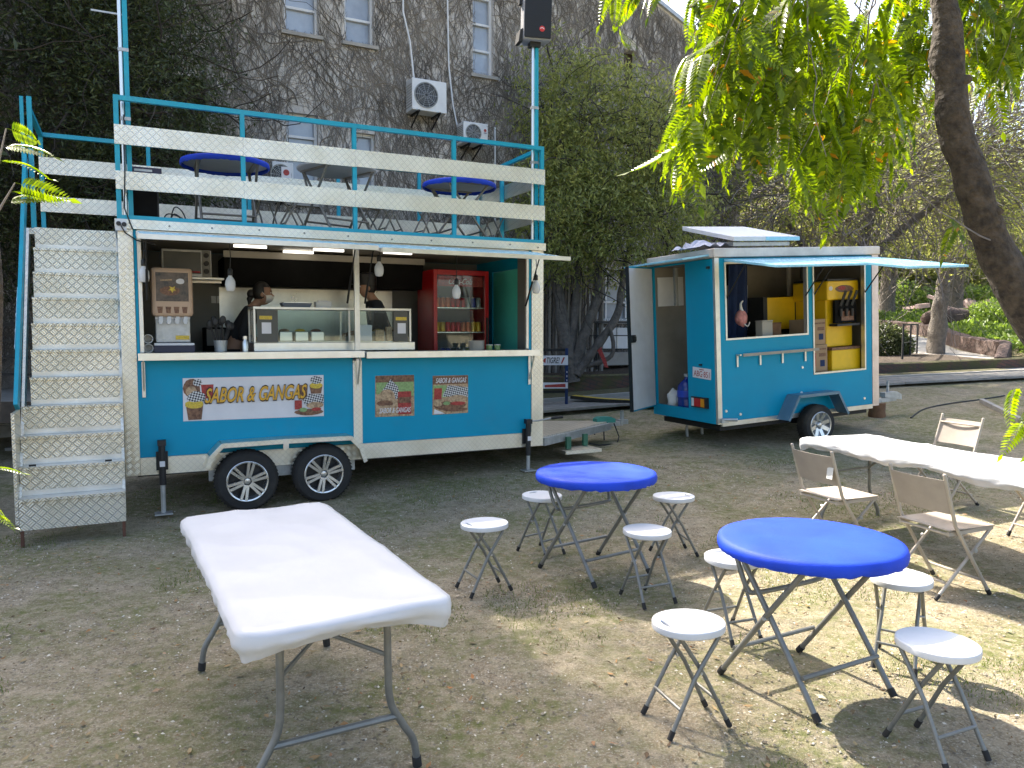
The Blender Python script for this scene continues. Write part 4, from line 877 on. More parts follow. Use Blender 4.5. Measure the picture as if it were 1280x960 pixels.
# wheels
def wheel(parent, u, z, v_out, Rt, w, spokes, style):
    t = MB().lathe([(Rt*.655, .0), (Rt*.69, -.012), (Rt*.9, -.008), (Rt*.97, .012), (Rt, .035), (Rt, w-.035), (Rt*.97, w-.012), (Rt*.9, w), (Rt*.655, w)], 40, (u, v_out, z), 'y', closed=True).build('tyre', 'rubber', parent, smooth=35)
    tg = MB()
    for k in range(48):
        an = k*math.pi/24
        for s_, y0 in ((0, .03), (.5, w*.5)): a2 = an+s_*math.pi/24; tg.bar((u+(Rt+.001)*math.cos(a2), v_out+y0, z+(Rt+.001)*math.sin(a2)), (u+(Rt+.001)*math.cos(a2+.04), v_out+y0+w*.42, z+(Rt+.001)*math.sin(a2+.04)), .016, .006)
    tg.build('tread_blocks', 'rubber', t)
    r = Rt*.665
    rim = MB().lathe([(r+.002, -.0135), (r-.003, -.017), (r-.014, -.014), (r-.018, .004), (r-.024, .05), (r-.024, w*.8), (r-.002, w*.8), (r-.001, .02)], 40, (u, v_out, z), 'y', closed=True).build('rim', 'rim', parent, smooth=35)
    MB().lathe([(r-.021, .075), (.001, .07), (.001, .085), (r-.021, .09)], 32, (u, v_out, z), 'y').build('wheel_disc', 'rimdark' if style else 'rim', rim, smooth=40)
    for k in range(spokes):
        an = 2*math.pi*k/spokes + .3; sp_ = MB()
        if style:
            for s_ in (-1, 1):
                a0, a1 = an+s_*.30, an+s_*.13
                c, s2 = math.cos, math.sin
                sp_.bar((u+.038*c(a0), v_out+.006, z+.038*s2(a0)), (u+(r-.008)*c(a1), v_out-.004, z+(r-.008)*s2(a1)), .025, .03, up=(0, 1, 0))
        else:
            sp_.bar((u+.05*math.cos(an), v_out+.03, z+.05*math.sin(an)), (u+(r-.01)*math.cos(an), v_out+.004, z+(r-.01)*math.sin(an)), .05, .018, up=(0, 1, 0))
        sp_.build('spoke', 'rim', rim)
    MB().lathe([(.001, -.004), (.026, 0), (.036, .012), (.038, .07)], 20, (u, v_out, z), 'y').build('hub_cap', 'rim', rim, smooth=40)
    for k in range(5): an = k*1.2566; MB().lathe([(.006, .006), (.006, .04)], 8, (u+.052*math.cos(an), v_out, z+.052*math.sin(an)), 'y').build('wheel_nut', 'galv', rim)
for u in (1.02, 1.735):
    w_ = bpy.data.objects.new('wheel', None); COL.objects.link(w_); w_.parent = tr; wheel(w_, u, .29 + (0.012 if u > 1.2 else 0), -.19, .285, .175, 6, 1)
# fender over both wheels
def fender(parent, prof, v0, v1, mat, th=.012):
    mb = MB()
    for (a, za), (b_, zb) in zip(prof[:-1], prof[1:]):
        d = Vector((b_-a, 0, zb-za)).normalized(); nn = Vector((-d.z, 0, d.x))*th
        mb.add([(a,v0,za),(b_,v0,zb),(b_,v1,zb),(a,v1,za),(a+nn.x,v0,za+nn.z),(b_+nn.x,v0,zb+nn.z),(b_+nn.x,v1,zb+nn.z),(a+nn.x,v1,za+nn.z)], [(3,2,1,0),(4,5,6,7),(0,1,5,4),(1,2,6,5),(2,3,7,6),(3,0,4,7)])
        mb.add([(a,v0,za),(b_,v0,zb),(b_-nn.x*2.2,v0,zb-nn.z*2.6),(a-nn.x*2.2,v0,za-nn.z*2.6),(a,v0-.004,za+nn.z),(b_,v0-.004,zb+nn.z),(b_-nn.x*2.2,v0-.004,zb-nn.z*2.6),(a-nn.x*2.2,v0-.004,za-nn.z*2.6)], [(0,1,2,3),(7,6,5,4),(0,4,5,1),(2,6,7,3)])
    return mb.build('fender', mat, parent)
fd = fender(tr, [(.66, .44), (.70, .55), (.80, .655), (1.36, .662), (2.0, .655), (2.10, .55), (2.15, .40)], -.24, -.001, 'plate_fine')
MB().bx(1.345, 1.395, -.248, -.23, .58, .672).build('fender_clip', 'alu', fd)
part(MB().bx(.70, 2.1, .031, .05, .28, .62), 'wheel_well', 'galv')
# corner jacks
for u, zb in ((.30, .03), (4.06, .125)):
    j = part(MB().bx(u-.05, u+.05, -.035, -.015, .43, .60), 'jack', 'black')
    part(MB().tube([(u, -.065, .70), (u, -.065, .30)], .03, 12), 'outer_tube', 'black', j); part(MB().tube([(u, -.065, .38), (u, -.065, zb+.015)], .022, 12), 'inner_tube', 'galv', j)
    part(MB().bx(u-.075, u+.075, -.13, 0, zb, zb+.012), 'foot_plate', 'galv', j); part(MB().bx(u-.035, u+.035, -.10, -.03, .66, .71), 'cap', 'black', j)
    part(MB().bx(u-.022, u+.022, -.0985, -.096, .47, .52), 'decal', 'print_white', j)
part(MB().tube([(4.06, -.07, .69), (4.16, -.10, .69), (4.30, -.22, .73)], .009, 8), 'jack_crank', 'galv'); part(MB().tube([(4.28, -.205, .725), (4.38, -.29, .745)], .017, 10), 'crank_grip', 'black')
# tow frame
tw = part(MB().prism([(4.285, .0), (4.285, 1.78), (5.75, 1.05), (5.75, .90)], .475, .49, 'z'), 'tow_platform', 'plate')
part(MB().bar((4.285, -.0, .43), (5.8, .90, .43), .045, .09), 'tow_beam', 'galv', tw); part(MB().bar((4.285, 1.75, .43), (5.8, 1.06, .43), .045, .09), 'tow_beam', 'galv', tw)
part(MB().bx(5.70, 6.05, .95, 1.03, .42, .48), 'tow_bar', 'galv', tw)
part(MB().prism([(5.62, .47), (5.62, .53), (5.68, .555), (5.84, .55), (5.92, .52), (5.92, .47)], .94, 1.04), 'coupler', 'coupler', tw)
part(MB().bx(6.0, 6.12, .93, 1.05, .44, .50).bx(6.03, 6.07, .96, 1.0, .5, .62), 'hitch_lock', 'galv', tw)
part(MB().tube([(5.9, .95, .46), (5.95, .9, .28), (5.85, .8, .20), (5.5, .7, .22), (5.3, .62, .27)], .009, 6).tube([(5.55, .9, .46), (5.55, .88, .33)], .008, 6).tube([(5.7, .9, .44), (5.7, .88, .25)], .01, 6), 'chain', 'black', tw)
stp = part(MB().bx(4.62, 5.12, .05, .36, .25, .29), 'side_step', 'plate_fine', tw)
part(MB().bx(4.70, 4.76, .16, .2, .295, .44), 'step_post', 'greenmetal', tw); part(MB().bx(5.02, 5.08, .3, .34, .295, .44), 'step_post', 'greenmetal', tw)
# banner and posters
def flat(parent, name, polys, y):
    mats = []; mb = MB()
    for i, (mt, poly) in enumerate(polys):
        if mt not in mats: mats.append(mt)
        mb.prism(poly, y-.0006*(i+1), y-.0006*(i+1)+.0004, 'y', mats.index(mt))
    o = mb.build(name, mats, parent); o['kind'] = 'stuff'; return o
def blob(cx, cz, rx, rz, n=14, j=.18, seed=0):
    return [(cx+rx*math.cos(a)*(1+j*noise.noise((math.cos(a)*1.7+seed, math.sin(a)*1.7, seed))), cz+rz*math.sin(a)*(1+j*noise.noise((math.cos(a)*1.7+seed, math.sin(a)*1.7, seed+5)))) for a in [2*math.pi*k/n for k in range(n)]]
def cup(cx, z0, w, h): return [(cx-w*.38, z0), (cx+w*.38, z0), (cx+w*.5, z0+h), (cx-w*.5, z0+h)]
bn = part(MB().prism([(.49, .865), (1.785, .852), (1.788, 1.262), (.495, 1.264)], -.006, -.001), 'banner', 'print_white')
pol = [('print_brown', blob(.57, 1.17, .075, .085, seed=1)), ('print_tan', blob(.565, 1.14, .05, .05, seed=2)), ('print_red', [(.66, 1.07), (.75, 1.07), (.76, 1.2), (.65, 1.2)]), ('print_check', blob(.61, 1.08, .08, .06, seed=3)), ('print_check', blob(.62, 1.22, .04, .035, seed=8)),
       ('print_brown', cup(.59, .875, .15, .14)), ('print_yel', blob(.59, 1.02, .085, .04, seed=4)), ('print_check', blob(.60, 1.075, .07, .035, seed=6)),
       ('print_brown', [(1.53, 1.04), (1.62, 1.04), (1.63, 1.17), (1.53, 1.17)]), ('print_brown', cup(1.71, 1.08, .13, .08)), ('print_yel', blob(1.71, 1.16, .065, .03, seed=5)), ('print_check', blob(1.715, 1.215, .06, .04, seed=7)),
       ('print_check', [(1.58, 1.02), (1.64, 1.08), (1.783, 1.07), (1.783, .98), (1.6, .97)]), ('print_red', [(1.50, .93), (1.57, .93), (1.57, 1.02), (1.50, 1.02)]), ('print_brown', blob(1.64, .90, .14, .032, seed=9)), ('print_tan', blob(1.70, .965, .085, .032, seed=11)), ('print_green', blob(1.58, .925, .04, .02, seed=12)), ('print_red', blob(1.71, .925, .05, .018, seed=13))]
flat(bn, 'food_print', pol, -.006)
text('lettering_outline', 'SABOR & GANGAS', 'ink', bn, .672, 1.628, 1.014, 1.176, -.018, .35, .04, tilt=.012); text('lettering', 'SABOR & GANGAS', 'gold', bn, .68, 1.62, 1.026, 1.164, -.0205, .35, .018, tilt=.012)
p1_ = part(MB().prism([(2.312, .815), (2.735, .81), (2.735, 1.24), (2.318, 1.24)], -.005, -.001), 'poster', 'print_tan')
flat(p1_, 'food_print', [('print_green', [(2.325, 1.05), (2.73, 1.02), (2.73, 1.18), (2.325, 1.18)]), ('print_brown', [(2.32, 1.17), (2.734, 1.17), (2.734, 1.239), (2.32, 1.239)]), ('print_check', [(2.36, 1.05), (2.48, 1.2), (2.56, 1.12), (2.58, 1.0), (2.44, .98)]), ('print_tan', blob(2.44, 1.02, .09, .075, seed=1)), ('print_brown', blob(2.42, .95, .085, .035, seed=9)),
     ('print_tan', [(2.32, .82), (2.6, .82), (2.6, .93), (2.32, .93)]), ('print_red', [(2.555, .83), (2.70, .83), (2.70, 1.07), (2.555, 1.07)]), ('print_brown', [(2.56, .95), (2.695, .95), (2.695, 1.01), (2.56, 1.01)])], -.005)
text('lettering', 'SABOR & GANGAS', 'print_white', p1_, 2.355, 2.695, .85, .905, -.0125, .35, .012)
p2_ = part(MB().prism([(2.94, .808), (3.35, .812), (3.352, 1.222), (2.945, 1.224)], -.005, -.001), 'poster', 'print_tan')
flat(p2_, 'food_print', [('print_brown', [(2.945, 1.13), (3.351, 1.13), (3.351, 1.221), (2.945, 1.221)]), ('print_green', [(2.945, .99), (3.1, .99), (3.1, 1.12), (2.945, 1.12)]), ('print_check', [(3.05, 1.0), (3.12, 1.12), (3.35, 1.09), (3.35, .98)]), ('print_red', [(2.955, .97), (3.04, .97), (3.05, 1.09), (2.96, 1.09)]),
     ('print_brown', blob(3.13, .9, .19, .05, seed=2)), ('print_tan', blob(3.22, .97, .13, .04, seed=4)), ('print_red', blob(3.23, .92, .09, .02, seed=5)), ('print_green', blob(3.1, .925, .04, .02, seed=6)), ('print_white', [(2.95, .815), (3.08, .815), (2.96, .87)]), ('print_tan', blob(3.0, .92, .05, .025, seed=7)), ('print_brown', blob(3.2, .855, .14, .022, seed=8))], -.005)
text('lettering', 'SABOR & GANGAS', 'print_white', p2_, 2.975, 3.33, 1.145, 1.20, -.0125, .35, .012)
# socket and cables on the corner
so = part(MB().bx(-.015, .075, -.05, -.031, 2.58, 2.68), 'power_socket', 'frame_white'); part(MB().lathe([(.02, -.058), (.02, -.05)], 12, (.012, 0, 2.64), 'y').lathe([(.02, -.058), (.02, -.05)], 12, (.055, 0, 2.635), 'y'), 'outlet', 'black', so)
part(MB().tube([(.02, -.06, 2.64), (.06, -.08, 2.56), (.15, -.06, 2.50), (.30, -.04, 2.47)], .006, 6).tube([(.08, .02, 3.6), (.075, -.04, 3.1), (.06, -.05, 2.78), (.12, -.045, 2.6)], .006, 6), 'cable', 'black')
# interior fixtures that belong to the trailer
hd = part(MB().prism([(1.1, 2.50), (1.15, 2.20), (1.5, 2.20), (1.735, 2.28), (1.735, 2.50)], 1.0, 3.25, 'x'), 'extractor_hood', 'darkin'); part(MB().bx(.99, 3.26, 1.085, 1.10, 2.49, 2.56), 'hood_band', 'cream', hd)
part(MB().bx(1.0, 3.05, 1.715, 1.735, 1.5, 2.2), 'backsplash', 'steel'); part(MB().bx(.9, 3.1, 1.2, 1.71, 1.35, 1.42), 'rear_worktop', 'steel'); part(MB().bx(.9, 3.1, 1.25, 1.7, .57, 1.345), 'rear_cabinet', 'wallin')
for u, v in ((1.2, .6), (2.0, .6), (2.75, .55), (1.75, .95)): part(MB().bx(u-.16, u+.16, v-.02, v+.02, 2.55, 2.575), 'led_light', 'led')
part(MB().bx(.06, .95, .95, .97, 2.20, 2.22).bx(.06, .95, .7, 1.0, 2.222, 2.24), 'wall_shelf', 'alu')
for u, zz in ((.94, 2.06), (1.0, 2.06)): part(MB().bx(u-.025, u+.025, 1.72, 1.738, zz-.04, zz+.04), 'wall_outlet', 'frame_white')

# ------------------------------------------------------------------ metal staircase
stc = thing('metal_staircase', 'steep tread plate staircase with blue stringers climbing to the trailer deck', 'staircase', TO, (0, 0, R(TA)))
for k in range(11):
    z = .38+.231*k; v = -.66+.14*k; nose = .018 if k < 10 else 0; a, b_ = (-.75, .0) if k < 4 else (-.695, -.012)
    if k < 10: MB().bx(a, b_, v-nose, v+.148, z-.012, z).build('tread', 'alu', stc); MB().bx(a, b_, v-nose-.003, v-nose, z-.02, z+.001).build('nosing', 'plate', stc)
    MB().bx(a+.002, b_-.002, v-.002 if k else v, v+.008, z-.231 if k else z-.25, z-.014 if k < 10 else z-.03).build('riser', 'plate', stc)
    if k: MB().bx(a+.004, b_-.004, v-.007, v-.003, z-.2295, z-.185).build('kick_strip', 'alu', stc)
for u, s_ in ((-.745, 1), (-.012, -1)):
    MB().bar((u, -.60, .20), (u, .78, 2.62), .022, .12).build('stringer', 'plate_fine', stc)
MB().bx(-.775, -.752, -.66, -.30, .18, 1.06).build('side_cheek', 'plate', stc)
mb = MB(); mb.bar((-.772, -.33, 1.08), (-.745, .80, 3.30), .03, .12); mb.bar((-.762, .82, 3.2), (-.762, .82, 3.86), .03); mb.build('handrail', 'teal', stc)
hs = MB().bar((-.787, -.10, 1.53), (-.777, .16, 2.05), .004, .10).build('sticker', 'skyblue', stc)
for k in range(4): f = k/3.3; MB().bar((-.7905+.006*f, -.10+.24*f-.04, 1.57+.44*f-.01), (-.7905+.006*f, -.10+.24*f+.04, 1.57+.44*f+.03), .004, .02).build('stripe', 'print_white', hs)
for u, zb in ((-.735, -.02), (-.02, -.005)): MB().bx(u-.012, u+.012, -.65, -.626, zb, .14).build('leg', pm('rusty_leg', (.12, .05, .03), .8, var=.4), stc)
for u in (-.66, -.12): MB().bx(u-.025, u+.025, -.5235, -.5215, .615, .632).build('slot', 'black', stc)

# ------------------------------------------------------------------ things on the deck
def speaker_pole(u, v, z1, label, sp=False):
    t = thing('speaker_pole', label, 'pole', Tp(u, v, DK-.015), (0, 0, R(TA)), 'poles on the trailer deck')
    MB().bx(-.006, .034, -.02, .02, 0, z1-DK).build('square_tube', 'teal', t); MB().tube([(-.028, 0, 0), (-.028, 0, z1-DK+.12)], .019, 12).build('round_tube', 'rim', t, smooth=40)
    MB().bx(-.05, .04, -.028, .028, 0, .012).build('base_plate', 'galv', t)
    for zz in (.35, .9, 1.5): MB().bx(-.05, .037, -.024, .024, zz, zz+.03).build('clamp', 'galv', t)
    return t
speaker_pole(4.21, .07, 4.86, 'twin tube pole carrying the black loudspeaker at the end of the deck')
q = speaker_pole(.10, .13, 5.4, 'tall teal and silver pole rising from the deck above the staircase'); MB().bar((-.25, 0, 1.82), (.03, 0, 1.82), .014).build('cross_pin', 'galv', q)
sk = thing('loudspeaker', 'black loudspeaker with a red badge mounted on top of the deck pole', 'loudspeaker', Tp(4.20, .07, 4.90), (R(6), 0, R(TA-14)))
MB().prism([(-.155, -.14), (.155, -.14), (.155, .02), (.09, .17), (-.09, .17), (-.155, .02)], 0, .56, 'z').build('cabinet', pm('speaker_grey', (.30, .30, .31), .6, var=.1), sk, bevel=.012)
gr_ = MB().bx(-.15, .15, -.162, -.141, .015, .55).build('grille', pm('speaker_grille', (.014, .016, .022), .7, var=.2, bump=.3, bscale=200), sk, bevel=.012)
MB().lathe([(.03, -.167), (.03, -.1625)], 20, (.045, 0, .11), 'y').build('badge', pm('badge_red', (.6, .03, .03), .4), gr_); MB().prism([(.022, .108), (.045, .118), (.068, .104), (.068, .112), (.045, .126), (.022, .116)], -.1685, -.1675).build('badge_mark', 'print_white', gr_)
MB().bx(-.19, -.156, -.05, .03, .38, .45).build('handle', 'black', sk); MB().bx(-.06, .06, -.06, .06, -.05, -.001).build('pole_socket', 'black', sk); MB().prism([(-.2, -.02), (-.157, -.02), (-.157, .12), (-.185, .1)], -.1, .1, 'y').build('bracket', 'black', sk)
am = thing('subwoofer', 'black subwoofer box standing on the deck beside the railing', 'subwoofer', Tp(.22, .36, DK-.012), (0, 0, R(TA)))
MB().bx(-.12, .13, -.14, .16, .02, .46).build('cabinet', 'black', am, bevel=.01); MB().bx(-.105, .115, -.148, -.1405, .04, .44).build('grille', 'darkin', am)
for a in (-.1, .1): MB().bx(a-.015, a+.015, -.1, .1, 0, .019).build('foot', 'rubber', am)
mx_ = thing('amplifier', 'slim dark purple amplifier resting on top of the subwoofer', 'amplifier', Tp(.22, .36, DK+.45), (0, 0, R(TA)))
MB().bx(-.11, .16, -.13, .14, 0, .06).build('case', pm('amp_purple', (.03, .026, .06), .5), mx_, bevel=.005); MB().bx(-.07, .08, -.134, -.131, .02, .04).build('front_display', 'galv', mx_)
mb = MB()
for k in range(5):
    a = random.uniform(.35, .5); b_ = a+random.uniform(.1, .35); h = random.uniform(.03, .17)
    mb.tube(smooth_path([(a, .3, DK-.005), (a+.04, .25, DK+h), ((a+b_)/2, .22, DK+h*.8), (b_, .2+.05*k, DK-.005), (b_+.3, .25, DK-.008)], 16), .006, 6)
tag(mb.build('cable_coil', 'black', None, loc=TO), 'tangle of black audio cables lying beside the subwoofer', 'cable').rotation_euler = (0, 0, R(TA))
# ------------------------------------------------------------------ people
def skin_mesh(nodes, edges, root, sub=2):
    me = bpy.data.meshes.new('s'); names = list(nodes); ix = {k: i for i, k in enumerate(names)}
    me.from_pydata([nodes[k][:3] for k in names], [(ix[a], ix[b_]) for a, b_ in edges], [])
    o = bpy.data.objects.new('s', me); COL.objects.link(o); o.modifiers.new('skin', 'SKIN'); ss = o.modifiers.new('sub', 'SUBSURF'); ss.levels = sub; ss.render_levels = sub
    if not me.skin_vertices: me.attributes
    for k in names:
        r = nodes[k][3]; d = me.skin_vertices[0].data[ix[k]]; d.radius = (r, r) if not hasattr(r, '__len__') else r; d.use_root = (k == root)
    bpy.context.view_layer.update()
    m2 = bpy.data.meshes.new_from_object(o.evaluated_get(bpy.context.evaluated_depsgraph_get())); bpy.data.objects.remove(o)
    v = [tuple(q.co) for q in m2.vertices]; f = [tuple(p.vertices) for p in m2.polygons]; bpy.data.meshes.remove(m2); return v, f
def person(label, loc, rotz, lean, hair_style, shirt, mask):
    t = thing('person', label, 'person', loc, (0, 0, rotz), 'people working in the food trailer')
    ly = lambda z: lean*max(0, z-.9)
    N = {}; E_ = []
    def nd(k, x, y, z, r): N[k] = (x+ly(z), y, z, r)
    nd('pelvis', 0, 0, .92, .115); nd('waist', 0, 0, 1.08, .105); nd('chest', .01, 0, 1.26, .125); nd('neckb', .0, 0, 1.39, .06); nd('neck', .02, 0, 1.45, .048); nd('skull', .035, 0, 1.52, .07)
    E_ += [('pelvis', 'waist'), ('waist', 'chest'), ('chest', 'neckb'), ('neckb', 'neck'), ('neck', 'skull')]
    for s_, q in ((-1, 'r'), (1, 'l')):
        nd('sh'+q, 0, s_*.165, 1.34, .055); nd('el'+q, .06, s_*.22, 1.07, .042); N['wr'+q] = (N['el'+q][0]+.22, s_*.16, 1.02, .027); N['pa'+q] = (N['wr'+q][0]+.075, s_*.15, 1.01, (.035, .018))
        E_ += [('chest', 'sh'+q), ('sh'+q, 'el'+q), ('el'+q, 'wr'+q), ('wr'+q, 'pa'+q)]
        px_, pz = N['pa'+q][0], 1.01
        for k, (dy, L) in enumerate(((-.03, .058), (-.01, .07), (.01, .066), (.03, .052))):
            y0 = s_*.15+dy; N[f'f{k}a{q}'] = (px_+.035, y0, pz, .009); N[f'f{k}b{q}'] = (px_+.035+L*.6, y0, pz-.01, .008); N[f'f{k}c{q}'] = (px_+.035+L*.95, y0, pz-.03, .007)
            E_ += [('pa'+q, f'f{k}a{q}'), (f'f{k}a{q}', f'f{k}b{q}'), (f'f{k}b{q}', f'f{k}c{q}')]
        N['ta'+q] = (px_-.01, s_*.15-s_*.045, pz, .01); N['tb'+q] = (px_+.03, s_*.15-s_*.06, pz-.01, .008); E_ += [('pa'+q, 'ta'+q), ('ta'+q, 'tb'+q)]
        nd('hi'+q, 0, s_*.085, .86, .085); nd('kn'+q, .015, s_*.095, .47, .058); nd('an'+q, -.01, s_*.10, .08, .04); nd('to'+q, .13, s_*.115, .035, .034)
        E_ += [('pelvis', 'hi'+q), ('hi'+q, 'kn'+q), ('kn'+q, 'an'+q), ('an'+q, 'to'+q)]
    v, f = skin_mesh(N, E_, 'pelvis'); b = MB().add(v, f); hx = N['skull'][0]; hz = 1.535
    b.ell((hx, 0, hz), (.093, .073, .118), 20, 14)
    b.prism([(hx+.082, hz+.015), (hx+.118, hz-.022), (hx+.085, hz-.03)], -.013, .013)          # nose
    for s_ in (-1, 1): b.ell((hx-.005, s_*.073, hz-.005), (.022, .01, .032), 10, 6); b.ell((hx+.078, s_*.03, hz+.012), (.012, .014, .008), 8, 6, 1); b.bar((hx+.085, s_*.016, hz+.03), (hx+.074, s_*.048, hz+.032), .008, mi=2)
    b.bar((hx+.083, -.022, hz-.058), (hx+.083, .022, hz-.058), .01, mi=3)
    b.build('body', ['skin', 'print_white', 'hair', 'print_red'], t, smooth=60)
    sh = {k: (N[k][0], N[k][1], N[k][2], (N[k][3]+.016)) for k in ('pelvis', 'waist', 'chest', 'neckb', 'shr', 'shl', 'elr', 'ell')}
    for q in 'rl': sh['cu'+q] = tuple(np.array(N['el'+q][:3])*.45+np.array(N['wr'+q][:3])*.55)+(.042,)
    sh['neckb'] = sh['neckb'][:2]+(1.385, .066)
    v, f = skin_mesh(sh, [('pelvis', 'waist'), ('waist', 'chest'), ('chest', 'neckb')]+[(a+q, b_+q) for q in 'rl' for a, b_ in (('sh', 'el'), ('el', 'cu'))]+[('chest', 'sh'+q) for q in 'rl'], 'pelvis'); MB().add(v, f).build('shirt', shirt, t, smooth=60)
    tr_ = {k: (N[k][0], N[k][1], N[k][2], N[k][3]+.014) for k in ('pelvis', 'hir', 'hil', 'knr', 'knl', 'anr', 'anl')}
    v, f = skin_mesh(tr_, [('pelvis', 'hi'+q) for q in 'rl']+[('hi'+q, 'kn'+q) for q in 'rl']+[('kn'+q, 'an'+q) for q in 'rl'], 'pelvis'); MB().add(v, f).build('trousers', 'cloth_dark', t, smooth=60)
    for s_ in (-1, 1): MB().ell((.06, s_*.11, .04), (.125, .045, .045), 12, 8).build('shoe', 'black', t, smooth=60)
    h = MB().ell((hx-.014, 0, hz+.018), (.098, .082, .118), 20, 14); k0 = h.v; keep = []
    def ok(p): return not (p[0] > hx+.035 and p[2] < hz+.055) and p[2] > hz-.07
    h.f = [q for q in h.f if all(ok(h.v[i]) for i in q)]; h.m = [0]*len(h.f)
    if hair_style == 'bun': h.ell((hx-.12, 0, hz+.0), (.045, .045, .05), 12, 8); h.tube(smooth_path([(hx-.10, 0, hz), (hx-.14, .0, hz-.06), (hx-.13, 0, hz-.13)], 8), [.03]*5+[.02]*4, 8)
    h.build('hair', 'hair', t, smooth=60)
    if hair_style == 'cap':
        c = MB().lathe([(.104, hz+.03), (.108, hz+.09), (.10, hz+.15), (.06, hz+.175), (.001, hz+.18)], 24, (hx-.008, 0, 0)); c.prism([(hx+.06, -.07), (hx+.16, -.05), (hx+.175, 0), (hx+.16, .05), (hx+.06, .07)], hz+.035, hz+.045, 'z'); c.build('cap', 'black', t, smooth=50)
    if mask:
        m_ = MB().ell((hx+.006, 0, hz-.042), (.10, .078, .062), 20, 12); m_.f = [q for q in m_.f if all(m_.v[i][0] > hx+.015 for i in q)]; m_.m = [0]*len(m_.f); mk = m_.build('face_mask', 'mask', t, smooth=60)
        mb = MB()
        for s_ in (-1, 1): mb.tube([(hx+.03, s_*.076, hz-.02), (hx-.005, s_*.082, hz+.02)], .002, 4)
        mb.build('ear_loop', 'mask', mk)
    return t
person('person in dark clothes wearing a white face mask with hair tied back, behind the counter', Tp(1.02, .95, .56), R(TA-12), .50, 'bun', 'cloth_dark', True)
person('person in a dark shirt and black cap bending over the glass display case', Tp(2.74, .98, .66), R(TA+178), .30, 'cap', 'cloth_dark', False)

# ------------------------------------------------------------------ things inside the food trailer
RT = (0, 0, R(TA))
CT = 1.499
sdm = thing('soda_dispenser', 'tan fronted soda dispenser with four nozzles standing on the counter', 'drink dispenser', Tp(.435, .14, CT), RT)
MB().bx(-.15, .15, .05, .34, .09, .42).build('body', 'galv', sdm, bevel=.01)
hs_ = MB().bx(-.177, .177, -.02, .30, .335, .785).build('head', pm('dispenser_tan', (.52, .36, .25), .45, var=.06), sdm, bevel=.03)
sc = MB().bx(-.138, .138, -.024, -.0205, .475, .74).build('screen', pm('screen_print', (.04, .035, .035), .3, var=.8, scale=22, col2=(.16, .11, .08)), hs_, bevel=.004)
flat(sc, 'screen_art', [('print_brown', blob(-.02, .57, .09, .04, seed=3)), ('print_white', blob(.07, .66, .038, .025, seed=4)), ('print_yel', [(.0, .55), (.012, .575), (.035, .575), (.017, .59), (.024, .615), (.0, .60), (-.024, .615), (-.017, .59), (-.035, .575), (-.012, .575)]), ('print_tan', [(-.1, .66), (.0, .665), (.0, .68), (-.1, .672)])], -.024)
for k in range(4): MB().prism([(-.125+k*.07, .365), (-.09+k*.07, .365), (-.083+k*.07, .425), (-.132+k*.07, .425)], -.0225, -.0205).build('selector_button', 'print_brown', hs_)
for k in range(4): MB().prism([(-.115+k*.07, .335), (-.125+k*.07, .29), (-.115+k*.07, .265), (-.095+k*.07, .265), (-.085+k*.07, .29), (-.085+k*.07, .335)], -.005, .049).build('nozzle', 'white_plastic', sdm)
MB().bx(-.15, .15, .04, .049, .31, .334).build('nozzle_bar', 'white_plastic', sdm); MB().bx(.02, .14, .0445, .0495, .12, .158).build('yellow_label', 'print_yel', sdm)
MB().bx(-.17, .18, -.05, .33, .0, .065).build('drip_tray', pm('tray_navy', (.012, .014, .04), .4), sdm, bevel=.006); MB().bx(-.165, .175, -.048, .05, .067, .088).build('tray_grate', 'white_plastic', sdm)
for k, (u, z0) in enumerate(((.225, 0), (.225, .105))):
    c_ = thing('paper_cup', 'white paper cup on its side, stacked in the corner of the counter', 'cup', Tp(u-.005, .10, CT+.042+z0*.82), RT, 'cups in the counter corner'); MB().lathe([(.028, .11), (.040, 0), (.042, .0), (.042, .004), (.036, .006), (.025, .105)], 18, (0, 0, 0), 'y', closed=True).build('cup_wall', 'mask', c_, smooth=50); MB().lathe([(.027, .106), (.027, .104)], 18, (0, 0, 0), 'y').build('cup_base', 'mask', c_)
ov = thing('toaster_oven', 'grey countertop oven with three round knobs on the wall shelf', 'oven', Tp(.60, .72, 2.242), RT)
MB().bx(-.23, .235, 0, .28, 0, .275).build('casing', 'galv', ov, bevel=.008); MB().bx(-.21, .135, -.008, -.001, .03, .25).build('door', pm('oven_glass', (.10, .10, .09), .2), ov); MB().bx(.145, .228, -.006, -.001, .005, .27).build('control_panel', 'wallin', ov)
for k in range(3): MB().lathe([(.024, -.03), (.026, -.007)], 16, (.187, 0, .06+k*.08), 'y').build('knob', 'black', ov, smooth=40)
MB().tube([(-.2, -.01, .05), (-.2, -.035, .05), (.12, -.035, .05), (.12, -.01, .05)], .007, 6).build('door_handle', 'red', ov)
# display case
dc = thing('glass_display_case', 'long glass food display case with a steel base on the counter', 'display case', Tp(1.16, .20, CT), RT)
MB().bx(0, 1.66, 0, .38, 0, .085).build('base', 'steel', dc, bevel=.005); MB().bx(0, 1.62, .0, .38, .418, .44).build('lid', 'alu', dc)
for u in (.0, .94, 1.60):
    for v in (.0, .36): MB().bx(u, u+.018, v, v+.018, .087, .416).build('frame_post', 'alu', dc)
None; MB().bx(.02, .938, .006, .010, .088, .416).build('front_glass', 'glass', dc); MB().bx(.96, 1.598, .006, .010, .088, .416).build('front_glass', 'glass', dc)
for u in (.022, 1.592): MB().bx(u, u+.004, .02, .358, .088, .416).build('side_glass', 'glass', dc)
MB().bx(.02, 1.598, .362, .366, .088, .416).build('back_glass', 'glass', dc); MB().bx(.03, 1.59, .03, .34, .087, .094).build('tray', 'steel', dc)
